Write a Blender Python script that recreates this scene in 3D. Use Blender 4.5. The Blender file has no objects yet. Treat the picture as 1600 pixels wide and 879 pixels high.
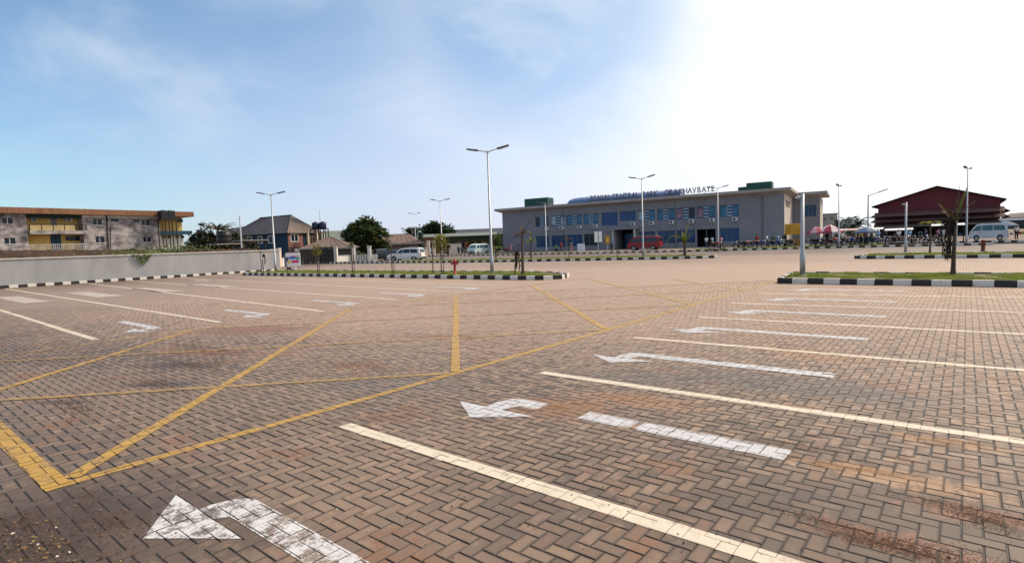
import bpy, bmesh, math, random
import numpy as np
from mathutils import Vector, Matrix

random.seed(7)
R = math.radians
scn = bpy.context.scene
col = scn.collection

# ------------------------------------------------------------------ camera
EYE = 1.8
FPX = 865.386            # focal length in pixels of the 1600 px wide photograph
CX, CY = 800.0, 439.5
# rows: camera right, up, forward (world: +Y runs along the parking rows, +X along the bay lines)
CAM = np.array([[0.77312489, 0.63323995, -0.03584785],
                [-0.01544379, 0.07529811, 0.99704147],
                [-0.63406576, 0.77028395, -0.06799447]])
cd = bpy.data.cameras.new('camera'); cam = bpy.data.objects.new('camera', cd); col.objects.link(cam)
cd.sensor_width = 36.0; cd.lens = FPX / 1600 * 36.0; cd.clip_start = 0.1; cd.clip_end = 6000
mw = Matrix(((CAM[0][0], CAM[1][0], -CAM[2][0], 0), (CAM[0][1], CAM[1][1], -CAM[2][1], 0),
             (CAM[0][2], CAM[1][2], -CAM[2][2], EYE), (0, 0, 0, 1)))
cam.matrix_world = mw
scn.camera = cam

# ------------------------------------------------------------------ light
SUN_AZ, SUN_EL = R(30), R(46)      # azimuth from +Y towards +X
sd = Vector((math.sin(SUN_AZ) * math.cos(SUN_EL), math.cos(SUN_AZ) * math.cos(SUN_EL), math.sin(SUN_EL)))
w = bpy.data.worlds.new('World'); scn.world = w; w.use_nodes = True
nt = w.node_tree; N = nt.nodes; L = nt.links
bg = N['Background']
sky = N.new('ShaderNodeTexSky'); sky.sky_type = 'NISHITA'; sky.sun_disc = False
sky.sun_elevation = SUN_EL; sky.sun_rotation = SUN_AZ
sky.air_density = 1.0; sky.dust_density = 0.9; sky.ozone_density = 3.0
geo = N.new('ShaderNodeTexCoord')
def wm(op, a, b=None, c=None):
    n = N.new('ShaderNodeMath'); n.operation = op
    for i, v in enumerate((a, b, c)):
        if v is None: continue
        if isinstance(v, (int, float)): n.inputs[i].default_value = v
        else: L.new(v, n.inputs[i])
    return n.outputs[0]
def wramp(v, a, b):
    n = N.new('ShaderNodeMapRange'); n.interpolation_type = 'SMOOTHSTEP'
    L.new(v, n.inputs[0]); n.inputs[1].default_value = a; n.inputs[2].default_value = b
    return n.outputs[0]
def wmix(f, a, b):
    n = N.new('ShaderNodeMix'); n.data_type = 'RGBA'
    if isinstance(f, (int, float)): n.inputs[0].default_value = f
    else: L.new(f, n.inputs[0])
    for i, v in ((6, a), (7, b)):
        if isinstance(v, tuple): n.inputs[i].default_value = (*v, 1)
        else: L.new(v, n.inputs[i])
    return n.outputs[2]
dot = N.new('ShaderNodeVectorMath'); dot.operation = 'DOT_PRODUCT'
L.new(geo.outputs['Generated'], dot.inputs[0]); dot.inputs[1].default_value = sd
sep = N.new('ShaderNodeSeparateXYZ'); L.new(geo.outputs['Generated'], sep.inputs[0])
mp = N.new('ShaderNodeMapping'); mp.inputs['Scale'].default_value = (1, 1, 2.3)
L.new(geo.outputs['Generated'], mp.inputs[0])
nz = N.new('ShaderNodeTexNoise'); nz.inputs['Scale'].default_value = 2.6; nz.inputs['Detail'].default_value = 7
nz.inputs['Roughness'].default_value = 0.55; nz.inputs['Distortion'].default_value = 0.5
L.new(mp.outputs[0], nz.inputs['Vector'])
nz2 = N.new('ShaderNodeTexNoise'); nz2.inputs['Scale'].default_value = 1.1; nz2.inputs['Detail'].default_value = 3
L.new(mp.outputs[0], nz2.inputs['Vector'])
wob = wm('MULTIPLY', wm('SUBTRACT', nz2.outputs[0], 0.5), 0.30)
gapd = N.new('ShaderNodeVectorMath'); gapd.operation = 'DOT_PRODUCT'; L.new(geo.outputs['Generated'], gapd.inputs[0])
gv = np.array([(880 - 800) / FPX, (439.5 - 15) / FPX, 1.0]) @ CAM; gapd.inputs[1].default_value = Vector(gv).normalized()
gap = wramp(wm('ADD', gapd.outputs['Value'], wm('MULTIPLY', wm('SUBTRACT', nz.outputs[0], 0.5), 0.06)), 0.962, 0.998)      # a rent in the cloud
sunward = wm('SUBTRACT', wm('ADD', dot.outputs['Value'], wob), wm('MULTIPLY', gap, 0.24))
glow = wramp(sunward, 0.14, 0.74)
clouds = wm('MULTIPLY', wramp(nz.outputs[0], 0.42, 0.72), wramp(sep.outputs[2], 0.04, 0.32))
low = wm('MULTIPLY', wm('SUBTRACT', 1.0, wramp(sep.outputs[2], -0.05, 0.50)), wm('ADD', 0.25, wm('MULTIPLY', 0.75, wramp(sunward, -0.25, 0.25))))
tint = N.new('ShaderNodeMix'); tint.data_type = 'RGBA'; tint.blend_type = 'MULTIPLY'; tint.inputs[0].default_value = 1.0
L.new(sky.outputs[0], tint.inputs[6]); tint.inputs[7].default_value = (1.02, 1.34, 1.36, 1)
c1 = wmix(wm('MULTIPLY', low, 0.85), tint.outputs[2], (6.2, 6.3, 8.0))
c2 = wmix(wm('MULTIPLY', clouds, 0.50), c1, (7.2, 7.8, 8.4))
c3 = wmix(glow, c2, (9.2, 9.2, 9.2))
L.new(c3, bg.inputs[0]); bg.inputs[1].default_value = 0.09
sl = bpy.data.lights.new('sun', 'SUN'); sl.energy = 3.0; sl.angle = R(12); sl.color = (1, 0.87, 0.70)
so = bpy.data.objects.new('sun', sl); col.objects.link(so); so.rotation_euler = sd.to_track_quat('Z', 'Y').to_euler()
scn.view_settings.view_transform = 'Standard'; scn.view_settings.look = 'None'
scn.view_settings.exposure = 0.42; scn.view_settings.gamma = 1.0

# ------------------------------------------------------------------ photo measurements -> places
def ray(px, py):
    v = np.array([(px - CX) / FPX, -(py - CY) / FPX, 1.0]) @ CAM
    return Vector(v)
def W(px, py, z=0.0):
    d = ray(px, py); t = (z - EYE) / d.z
    return Vector((d.x * t, d.y * t, z))
class Frame:
    """A facade's own axes: origin on the ground, x along the facade, y into the building, z up."""
    def __init__(s, o, u):
        s.o = Vector((o[0], o[1], 0)); s.u = Vector((u[0], u[1], 0)).normalized()
        s.n = Vector((-s.u.y, s.u.x, 0))
        if s.n.dot(s.o) < 0: s.n = -s.n
        s.flip = s.u.cross(s.n).z < 0
        s.rz = math.atan2(s.u.y, s.u.x)
    def uv(s, px, py, yo=0.0):
        d = ray(px, py); e = Vector((0, 0, EYE))
        t = (yo - (e - s.o).dot(s.n)) / d.dot(s.n)
        p = e + d * t - s.o
        return p.dot(s.u), p.z
    def rect(s, x0, y0, x1, y1, yo=0.0):
        a = s.uv(x0, (y0 + y1) / 2, yo)[0]; b = s.uv(x1, (y0 + y1) / 2, yo)[0]
        xm = (x0 + x1) / 2
        return a, s.uv(xm, y1, yo)[1], b, s.uv(xm, y0, yo)[1]     # s0, z0, s1, z1

# ------------------------------------------------------------------ materials
MATS = {}
def new_mat(name):
    m = bpy.data.materials.new(name); m.use_nodes = True
    return m, m.node_tree, m.node_tree.nodes['Principled BSDF']
def mat(name, c, rough=0.7, var=0.12, scale=3.0, bump=0.0, metal=0.0, c2=None, stretch=None, spec=0.4, contrast=(0.35, 0.65), alpha=None):
    if name in MATS: return MATS[name]
    m, t, b = new_mat(name); n, l = t.nodes, t.links
    b.inputs['Roughness'].default_value = rough; b.inputs['Metallic'].default_value = metal
    b.inputs['Specular IOR Level'].default_value = spec
    tc = n.new('ShaderNodeNewGeometry'); vec = tc.outputs['Position']
    if stretch:
        mpp = n.new('ShaderNodeMapping'); mpp.inputs['Scale'].default_value = stretch; l.new(vec, mpp.inputs[0]); vec = mpp.outputs[0]
    no = n.new('ShaderNodeTexNoise'); no.inputs['Scale'].default_value = scale; no.inputs['Detail'].default_value = 6
    no.inputs['Roughness'].default_value = 0.6
    l.new(vec, no.inputs['Vector'])
    mr = n.new('ShaderNodeMapRange'); l.new(no.outputs[0], mr.inputs[0]); mr.inputs[1].default_value = contrast[0]; mr.inputs[2].default_value = contrast[1]
    mx = n.new('ShaderNodeMix'); mx.data_type = 'RGBA'; l.new(mr.outputs[0], mx.inputs[0])
    d = c2 if c2 else tuple(min(1, x * (1 + var)) for x in c)
    a = c if c2 else tuple(x * (1 - var) for x in c)
    mx.inputs[6].default_value = (*a, 1); mx.inputs[7].default_value = (*d, 1)
    l.new(mx.outputs[2], b.inputs['Base Color'])
    if bump:
        bp = n.new('ShaderNodeBump'); bp.inputs['Strength'].default_value = bump; bp.inputs['Distance'].default_value = 0.02
        l.new(no.outputs[0], bp.inputs['Height']); l.new(bp.outputs[0], b.inputs['Normal'])
    MATS[name] = m
    return m

def leafy_mat(*a, amount=0.38, **k):
    m = mat(*a, **k); t = m.node_tree; n, l = t.nodes, t.links; b = n['Principled BSDF']
    if n.get('thin'): return m
    tr = n.new('ShaderNodeBsdfTranslucent'); tr.name = 'thin'; src = b.inputs['Base Color'].links[0].from_socket; l.new(src, tr.inputs[0])
    mx = n.new('ShaderNodeMixShader'); mx.inputs[0].default_value = amount; l.new(b.outputs[0], mx.inputs[1]); l.new(tr.outputs[0], mx.inputs[2])
    l.new(mx.outputs[0], n['Material Output'].inputs[0]); return m

def brick_nodes(m, joints):
    """Herringbone paver colour from world position: one colour per brick, sand, dirt and painted far sheen laid over it. Returns the colour socket."""
    t = m.node_tree; n, l = t.nodes, t.links
    def mt(op, a, b=None, c=None):
        q = n.new('ShaderNodeMath'); q.operation = op
        for i, v in enumerate((a, b, c)):
            if v is None: continue
            if isinstance(v, (int, float)): q.inputs[i].default_value = v
            else: l.new(v, q.inputs[i])
        return q.outputs[0]
    def ramp(v, a, b, lo=0, hi=1):
        q = n.new('ShaderNodeMapRange'); q.interpolation_type = 'SMOOTHSTEP'; l.new(v, q.inputs[0])
        for i, x in enumerate((a, b, lo, hi)): q.inputs[i + 1].default_value = x
        return q.outputs[0]
    def mix(f, a, b, mode='MIX'):
        q = n.new('ShaderNodeMix'); q.data_type = 'RGBA'; q.blend_type = mode
        if isinstance(f, (int, float)): q.inputs[0].default_value = f
        else: l.new(f, q.inputs[0])
        for i, v in ((6, a), (7, b)):
            if isinstance(v, tuple): q.inputs[i].default_value = (*v, 1)
            else: l.new(v, q.inputs[i])
        return q.outputs[2]
    g = n.new('ShaderNodeNewGeometry'); s = n.new('ShaderNodeSeparateXYZ'); l.new(g.outputs['Position'], s.inputs[0])
    x = mt('MULTIPLY', s.outputs[0], 10.0); y = mt('MULTIPLY', s.outputs[1], 10.0)
    i = mt('FLOOR', x); j = mt('FLOOR', y)
    k = mt('FLOORED_MODULO', mt('SUBTRACT', i, j), 4.0)
    k = mt('ROUND', k)
    is1 = mt('COMPARE', k, 1.0, 0.1); is2 = mt('COMPARE', k, 2.0, 0.1); is3 = mt('COMPARE', k, 3.0, 0.1)
    ax = mt('SUBTRACT', i, is1); ay = mt('SUBTRACT', j, is2)
    vert = mt('ADD', is2, is3)
    cb = n.new('ShaderNodeCombineXYZ'); l.new(ax, cb.inputs[0]); l.new(ay, cb.inputs[1])
    wn = n.new('ShaderNodeTexWhiteNoise'); wn.noise_dimensions = '2D'; l.new(cb.outputs[0], wn.inputs['Vector'])
    cr = n.new('ShaderNodeValToRGB'); l.new(wn.outputs['Value'], cr.inputs[0])
    e = cr.color_ramp; e.elements[0].position = 0; e.elements[0].color = (0.081, 0.054, 0.040, 1)
    e.elements[1].position = 1; e.elements[1].color = (0.233, 0.149, 0.092, 1)
    for p, c in ((0.10, (0.113, 0.071, 0.049)), (0.35, (0.146, 0.089, 0.058)), (0.55, (0.166, 0.104, 0.067)), (0.74, (0.162, 0.093, 0.059)), (0.90, (0.198, 0.125, 0.078))):
        q = e.elements.new(p); q.color = (*c, 1)
    def noise(sc, de=5, ro=0.6, dim=None, vec=None):
        q = n.new('ShaderNodeTexNoise'); q.inputs['Scale'].default_value = sc; q.inputs['Detail'].default_value = de; q.inputs['Roughness'].default_value = ro
        l.new(vec if vec else g.outputs['Position'], q.inputs['Vector']); return q.outputs[0]
    c = cr.outputs[0]
    wn2 = n.new('ShaderNodeTexWhiteNoise'); wn2.noise_dimensions = '3D'
    cb2_ = n.new('ShaderNodeCombineXYZ'); l.new(ax, cb2_.inputs[0]); l.new(ay, cb2_.inputs[1]); cb2_.inputs[2].default_value = 3.7; l.new(cb2_.outputs[0], wn2.inputs['Vector'])
    c = mix(ramp(wn2.outputs['Value'], 0.60, 1.0, 0.0, 0.75), c, (0.075, 0.055, 0.044))
    c = mix(ramp(wn2.outputs['Value'], 0.0, 0.14, 0.45, 0.0), c, (0.30, 0.20, 0.13))
    u_ = mt('SUBTRACT', x, ax); v_ = mt('SUBTRACT', y, ay)
    ed = mt('MINIMUM', mt('MINIMUM', u_, mt('SUBTRACT', mt('SUBTRACT', 2.0, vert), u_)), mt('MINIMUM', v_, mt('SUBTRACT', mt('ADD', 1.0, vert), v_)))
    ed = mt('ADD', ed, mt('MULTIPLY', mt('SUBTRACT', noise(28, 4, 0.7), 0.5), 0.30))
    c = mix(ramp(ed, 0.03, 0.27, 0.75, 0.0), c, (0.062, 0.041, 0.029))
    fine = noise(220, 3, 0.7)
    c = mix(ramp(fine, 0.35, 0.72, 0.0, 0.45), c, mix(0.5, c, (0.10, 0.085, 0.07)))
    grain = noise(60, 4, 0.7)
    c = mix(ramp(grain, 0.5, 0.75, 0.0, 0.35), c, (0.27, 0.19, 0.13))
    # broad patches: pale dust, brown soil, grey washed areas
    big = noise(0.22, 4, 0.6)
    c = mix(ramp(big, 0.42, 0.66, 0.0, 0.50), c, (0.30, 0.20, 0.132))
    big2 = noise(0.45, 5, 0.65)
    c = mix(ramp(big2, 0.50, 0.68, 0.0, 0.65), c, (0.085, 0.062, 0.048))
    soil = noise(0.9, 9, 0.74)
    c = mix(ramp(soil, 0.53, 0.63, 0.0, 0.85), c, (0.200, 0.098, 0.050))
    # drifts of orange sand and dark earth, plus pale zones painting far sky sheen
    def blob(cx, cy, rx, ry, rot, amt, colr, soft, c):
        mpn = n.new('ShaderNodeMapping'); mpn.vector_type = 'TEXTURE'
        mpn.inputs['Location'].default_value = (cx, cy, 0); mpn.inputs['Rotation'].default_value = (0, 0, rot); mpn.inputs['Scale'].default_value = (rx, ry, 1)
        l.new(g.outputs['Position'], mpn.inputs[0])
        fl = n.new('ShaderNodeVectorMath'); fl.operation = 'MULTIPLY'; l.new(mpn.outputs[0], fl.inputs[0]); fl.inputs[1].default_value = (1, 1, 0)
        ln = n.new('ShaderNodeVectorMath'); ln.operation = 'LENGTH'; l.new(fl.outputs[0], ln.inputs[0])
        d = mt('ADD', ln.outputs['Value'], mt('MULTIPLY', mt('SUBTRACT', noise(5.5, 7, 0.75), 0.5), 2.6))
        return mix(ramp(d, soft - 0.55, soft, amt, 0.0), c, colr)
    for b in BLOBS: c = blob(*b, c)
    if not joints:
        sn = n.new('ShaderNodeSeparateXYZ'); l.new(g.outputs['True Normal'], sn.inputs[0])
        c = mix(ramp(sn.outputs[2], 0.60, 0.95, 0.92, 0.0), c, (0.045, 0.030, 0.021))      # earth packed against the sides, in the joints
    if joints:
        u = mt('SUBTRACT', x, ax); v = mt('SUBTRACT', y, ay)
        lw = mt('SUBTRACT', 2.0, vert); lh = mt('ADD', 1.0, vert)
        d = mt('MINIMUM', mt('MINIMUM', u, mt('SUBTRACT', lw, u)), mt('MINIMUM', v, mt('SUBTRACT', lh, v)))
        jm = ramp(d, 0.035, 0.075, 1.0, 0.0)
        c = mix(jm, c, (0.045, 0.030, 0.021))
    return c, fine, grain
def g2(px, py):
    p = W(px, py); return p.x, p.y
BLOBS = []
def addblob(px, py, rx, ry, rot, amt, colr, soft=0.9):
    x, y = g2(px, py); BLOBS.append((x, y, rx, ry, rot, amt, colr, soft))
SAND, EARTH, RUST = (0.36, 0.218, 0.125), (0.060, 0.038, 0.026), (0.225, 0.100, 0.052)
addblob(985, 440, 17, 13, 0.1, 0.50, (0.46, 0.305, 0.205), 1.5); addblob(1010, 415, 40, 16, 0.1, 0.48, (0.46, 0.305, 0.205), 1.4); addblob(420, 455, 17, 8, 0.2, 0.45, (0.44, 0.295, 0.20), 1.5); addblob(1420, 425, 14, 10, 0, .35, (0.44, 0.295, 0.20), 1.4)  # pale dust and far sky sheen, both put into the paving colour
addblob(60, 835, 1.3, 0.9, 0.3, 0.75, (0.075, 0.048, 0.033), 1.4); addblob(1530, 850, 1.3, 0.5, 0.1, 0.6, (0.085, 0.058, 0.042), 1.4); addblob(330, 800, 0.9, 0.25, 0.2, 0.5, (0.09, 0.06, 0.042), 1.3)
addblob(880, 636, 0.62, 0.45, 0.3, 0.95, (0.24, 0.128, 0.070), 1.1); addblob(1000, 625, 0.9, 0.36, 0.1, 0.9, (0.29, 0.160, 0.088), 1.0)
addblob(1400, 745, 0.85, 0.22, 0.05, 0.95, SAND); addblob(1480, 690, 0.55, 0.16, 0.0, 0.85, SAND)
addblob(1520, 800, 0.5, 0.2, 0.1, 0.8, RUST); addblob(1400, 845, 0.7, 0.2, 0.1, 0.85, RUST)
addblob(1235, 548, 0.7, 0.5, 0.2, 0.7, SAND); addblob(1300, 560, 0.9, 0.4, 0.2, 0.6, SAND); addblob(975, 664, 0.22, 0.12, 0, 0.9, SAND)
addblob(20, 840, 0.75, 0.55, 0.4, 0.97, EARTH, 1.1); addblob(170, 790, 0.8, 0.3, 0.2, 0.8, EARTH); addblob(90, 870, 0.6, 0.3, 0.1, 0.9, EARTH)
addblob(280, 570, 1.0, 0.35, 0.5, 0.75, EARTH); addblob(330, 550, 1.2, 0.4, 0.4, 0.7, RUST); addblob(100, 628, 0.6, 0.15, 0.6, 0.8, EARTH)
addblob(400, 515, 2.2, 0.8, 0.6, 0.7, RUST); addblob(250, 600, 0.8, 0.2, 0.6, 0.8, EARTH); addblob(700, 525, 0.9, 0.25, 0.5, 0.75, RUST)
addblob(560, 570, 0.8, 0.22, 0.5, 0.6, RUST); addblob(1240, 600, 2.0, 0.7, 0.0, 0.62, (0.11, 0.098, 0.092)); addblob(1010, 590, 1.4, 0.6, 0.2, 0.5, (0.13, 0.11, 0.098))
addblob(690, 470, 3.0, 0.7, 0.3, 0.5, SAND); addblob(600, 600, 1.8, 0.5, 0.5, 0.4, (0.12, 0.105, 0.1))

def paving_mat(name, joints):
    m, t, b = new_mat(name)
    c, fine, grain = brick_nodes(m, joints)
    t.links.new(c, b.inputs['Base Color']); b.inputs['Roughness'].default_value = 0.56; b.inputs['Specular IOR Level'].default_value = 0.45
    bp = t.nodes.new('ShaderNodeBump'); bp.inputs['Strength'].default_value = 0.5; bp.inputs['Distance'].default_value = 0.003
    t.links.new(fine, bp.inputs['Height']); t.links.new(bp.outputs[0], b.inputs['Normal'])
    return m
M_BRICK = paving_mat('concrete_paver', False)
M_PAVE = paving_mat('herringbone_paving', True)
def paint_mat(name, colr, wear_lo, wear_hi, amount):
    m, t, b = new_mat(name)
    c, fine, grain = brick_nodes(m, False)
    n, l = t.nodes, t.links
    g = n.new('ShaderNodeNewGeometry')
    no = n.new('ShaderNodeTexNoise'); no.inputs['Scale'].default_value = 7; no.inputs['Detail'].default_value = 9; no.inputs['Roughness'].default_value = 0.78
    l.new(g.outputs['Position'], no.inputs['Vector'])
    mr = n.new('ShaderNodeMapRange'); mr.interpolation_type = 'SMOOTHSTEP'; nf = n.new('ShaderNodeTexNoise'); nf.inputs['Scale'].default_value = 60; nf.inputs['Detail'].default_value = 4; nf.inputs['Roughness'].default_value = 0.7
    l.new(g.outputs['Position'], nf.inputs['Vector'])
    ad = n.new('ShaderNodeMath'); ad.operation = 'MULTIPLY_ADD'; ad.inputs[1].default_value = 0.35; l.new(nf.outputs[0], ad.inputs[0])
    sb = n.new('ShaderNodeMath'); sb.operation = 'SUBTRACT'; sb.inputs[1].default_value = 0.175; l.new(no.outputs[0], sb.inputs[0]); l.new(sb.outputs[0], ad.inputs[2])
    l.new(ad.outputs[0], mr.inputs[0])
    mr.inputs[1].default_value = wear_lo; mr.inputs[2].default_value = wear_hi; mr.inputs[4].default_value = amount
    n2 = n.new('ShaderNodeTexNoise'); n2.inputs['Scale'].default_value = 2.5; n2.inputs['Detail'].default_value = 6; l.new(g.outputs['Position'], n2.inputs['Vector'])
    pm = n.new('ShaderNodeMix'); pm.data_type = 'RGBA'; l.new(n2.outputs[0], pm.inputs[0])
    pm.inputs[6].default_value = (*(x * 0.86 for x in colr), 1); pm.inputs[7].default_value = (*(min(1, x * 1.1) for x in colr), 1)
    mx = n.new('ShaderNodeMix'); mx.data_type = 'RGBA'; l.new(mr.outputs[0], mx.inputs[0]); l.new(pm.outputs[2], mx.inputs[6]); l.new(c, mx.inputs[7])
    l.new(mx.outputs[2], b.inputs['Base Color']); b.inputs['Roughness'].default_value = 0.55
    bp = n.new('ShaderNodeBump'); bp.inputs['Strength'].default_value = 0.35; bp.inputs['Distance'].default_value = 0.003
    l.new(fine, bp.inputs['Height']); l.new(bp.outputs[0], b.inputs['Normal'])
    return m
M_CREAM = paint_mat('cream_line_paint', (0.62, 0.52, 0.40), 0.52, 0.72, 0.75)
M_WHITE = paint_mat('white_arrow_paint', (0.52, 0.50, 0.505), 0.50, 0.66, 0.85)
M_WHITEW = paint_mat('scuffed_arrow_paint', (0.58, 0.555, 0.545), 0.44, 0.58, 0.92)
M_YELLOW = paint_mat('yellow_line_paint', (0.45, 0.255, 0.035), 0.44, 0.68, 0.88)
M_YFADE = paint_mat('faded_yellow_paint', (0.46, 0.27, 0.05), 0.36, 0.60, 0.88)
M_WORN = paint_mat('worn_white_paint', (0.55, 0.47, 0.41), 0.38, 0.60, 0.9)

conc = mat('concrete', (0.40, 0.38, 0.36), 0.85, 0.15, 4, 0.3)
kerb_w = mat('kerb_white', (0.68, 0.63, 0.58), 0.7, c2=(0.46, 0.40, 0.35), scale=9, contrast=(0.5, 0.8), bump=0.3)
kerb_b = mat('kerb_black', (0.020, 0.019, 0.020), 0.6, c2=(0.06, 0.055, 0.05), scale=9, contrast=(0.5, 0.8), bump=0.3)
soilm = mat('soil', (0.11, 0.105, 0.035), 0.95, c2=(0.17, 0.12, 0.06), scale=2.5, bump=0.5)
grassm = leafy_mat('grass_blade', (0.17, 0.25, 0.035), 0.6, c2=(0.33, 0.31, 0.07), scale=1.1)
galv = mat('galvanised_steel', (0.38, 0.385, 0.40), 0.42, 0.08, 5, metal=0.55)
lampdark = mat('lamp_housing', (0.07, 0.07, 0.075), 0.5, 0.1)
lampglass = mat('lamp_lens', (0.55, 0.56, 0.58), 0.2, 0.05)
wallgrey = mat('wall_render', (0.275, 0.27, 0.275), 0.85, c2=(0.385, 0.375, 0.37), scale=0.8, bump=0.1, stretch=(1, 1, .35), contrast=(.3, .7))
capm = mat('wall_coping', (0.45, 0.42, 0.38), 0.85, 0.15, 3)
oldbrown = mat('old_wall', (0.16, 0.095, 0.065), 0.95, c2=(0.07, 0.05, 0.04), scale=1.2, bump=0.4)
cream = mat('cream_render', (0.70, 0.58, 0.46), 0.8, 0.1, 2)
creamw = mat('offwhite_render', (0.66, 0.62, 0.56), 0.8, 0.1, 2)

# ------------------------------------------------------------------ mesh helpers
class MB:
    def __init__(s): s.v = []; s.f = []; s.m = []; s.cur = 0
    def quad(s, *p):
        b = len(s.v); s.v += [tuple(q) for q in p]; s.f.append(tuple(range(b, b + len(p)))); s.m.append(s.cur); return s
    def box(s, x0, y0, z0, x1, y1, z1):
        b = len(s.v)
        s.v += [(x0, y0, z0), (x1, y0, z0), (x1, y1, z0), (x0, y1, z0), (x0, y0, z1), (x1, y0, z1), (x1, y1, z1), (x0, y1, z1)]
        for f in ((0, 3, 2, 1), (4, 5, 6, 7), (0, 1, 5, 4), (1, 2, 6, 5), (2, 3, 7, 6), (3, 0, 4, 7)):
            s.f.append(tuple(b + k for k in f)); s.m.append(s.cur)
        return s
    def bevbox(s, x0, y0, z0, x1, y1, z1, c):
        """box whose four top edges are chamfered"""
        b = len(s.v)
        s.v += [(x0, y0, z0), (x1, y0, z0), (x1, y1, z0), (x0, y1, z0), (x0, y0, z1 - c), (x1, y0, z1 - c), (x1, y1, z1 - c), (x0, y1, z1 - c),
                (x0 + c, y0 + c, z1), (x1 - c, y0 + c, z1), (x1 - c, y1 - c, z1), (x0 + c, y1 - c, z1)]
        for f in ((0, 1, 5, 4), (1, 2, 6, 5), (2, 3, 7, 6), (3, 0, 4, 7), (4, 5, 9, 8), (5, 6, 10, 9), (6, 7, 11, 10), (7, 4, 8, 11), (8, 9, 10, 11)):
            s.f.append(tuple(b + k for k in f)); s.m.append(s.cur)
        return s
    def prism(s, pts, z0, z1):
        n = len(pts); b = len(s.v)
        s.v += [(p[0], p[1], z0) for p in pts] + [(p[0], p[1], z1) for p in pts]
        s.f.append(tuple(b + k for k in range(n))[::-1]); s.m.append(s.cur)
        s.f.append(tuple(b + n + k for k in range(n))); s.m.append(s.cur)
        for k in range(n):
            q = (k + 1) % n; s.f.append((b + k, b + q, b + n + q, b + n + k)); s.m.append(s.cur)
        return s
    def extr(s, pts, d):
        """closed polygon of 3-D points pushed along vector d"""
        n = len(pts); b = len(s.v); d = Vector(d)
        s.v += [tuple(p) for p in pts] + [tuple(Vector(p) + d) for p in pts]
        s.f.append(tuple(b + k for k in range(n))[::-1]); s.m.append(s.cur)
        s.f.append(tuple(b + n + k for k in range(n))); s.m.append(s.cur)
        for k in range(n):
            q = (k + 1) % n; s.f.append((b + k, b + q, b + n + q, b + n + k)); s.m.append(s.cur)
        return s
    def tube(s, path, rad, n=8, cap=True):
        path = [Vector(p) for p in path]
        if isinstance(rad, (int, float)): rad = [rad] * len(path)
        b = len(s.v); ref = None
        for k, p in enumerate(path):
            a = path[max(0, k - 1)]; c = path[min(len(path) - 1, k + 1)]
            t = (c - a).normalized()
            if ref is None:
                ref = Vector((1, 0, 0)) if abs(t.x) < 0.8 else Vector((0, 1, 0))
            u = (ref - t * ref.dot(t)).normalized(); vv = t.cross(u); ref = u
            for q in range(n):
                an = 2 * math.pi * q / n
                s.v.append(tuple(p + (u * math.cos(an) + vv * math.sin(an)) * rad[k]))
        for k in range(len(path) - 1):
            for q in range(n):
                r = (q + 1) % n
                s.f.append((b + k * n + q, b + k * n + r, b + (k + 1) * n + r, b + (k + 1) * n + q)); s.m.append(s.cur)
        if cap:
            s.f.append(tuple(b + q for q in range(n))[::-1]); s.m.append(s.cur)
            e = b + (len(path) - 1) * n; s.f.append(tuple(e + q for q in range(n))); s.m.append(s.cur)
        return s
    def lathe(s, prof, c=(0, 0, 0), n=14):
        return s.tube([(c[0], c[1], c[2] + z) for r, z in prof], [r for r, z in prof], n)
    def rotz(s, a, o=(0, 0)):
        c, q = math.cos(a), math.sin(a)
        s.v = [(o[0] + (x - o[0]) * c - (y - o[1]) * q, o[1] + (x - o[0]) * q + (y - o[1]) * c, z) for x, y, z in s.v]; return s
    def build(s, name, mats, parent=None, smooth=False, loc=None):
        me = bpy.data.meshes.new(name)
        me.from_pydata(s.v, [], s.f)
        mats = mats if isinstance(mats, (list, tuple)) else [mats]
        for m in mats: me.materials.append(m)
        if len(mats) > 1: me.polygons.foreach_set('material_index', s.m)
        if smooth: me.polygons.foreach_set('use_smooth', [True] * len(me.polygons))
        me.update()
        return link(name, me, parent, loc)
def link(name, me, parent=None, loc=None):
    o = bpy.data.objects.new(name, me); col.objects.link(o)
    if parent is not None: o.parent = parent
    if loc is not None: o.location = loc
    return o
def tag(o, label=None, cat=None, group=None, kind=None):
    if label: o['label'] = label
    if cat: o['category'] = cat
    if group: o['group'] = group
    if kind: o['kind'] = kind
    return o
def empty(name, loc, label, cat, rz=0.0, group=None):
    o = bpy.data.objects.new(name, None); col.objects.link(o); o.location = loc; o.rotation_euler = (0, 0, rz); o.empty_display_size = 0.3
    return tag(o, label, cat, group)
def fempty(name, fr, label, cat):
    o = bpy.data.objects.new(name, None); col.objects.link(o)
    m = Matrix(((fr.u.x, fr.n.x, 0, fr.o.x), (fr.u.y, fr.n.y, 0, fr.o.y), (0, 0, 1, 0), (0, 0, 0, 1)))
    o.matrix_world = m
    return tag(o, label, cat)
def kids(o): return [c for c in bpy.data.objects if c.parent == o]
KID = {}
def copy_tree(o, loc, rz=None, label=None, scale=None):
    def cp(a, par):
        c = a.copy(); col.objects.link(c)
        if par: c.parent = par
        if a.name not in KID: KID[a.name] = kids(a)
        for ch in KID[a.name]: cp(ch, c)
        return c
    c = cp(o, None); c.location = loc
    if rz is not None: c.rotation_euler = (0, 0, rz)
    if scale is not None: c.scale = scale if isinstance(scale, tuple) else (scale,) * 3
    if label: c['label'] = label
    return c
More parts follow.
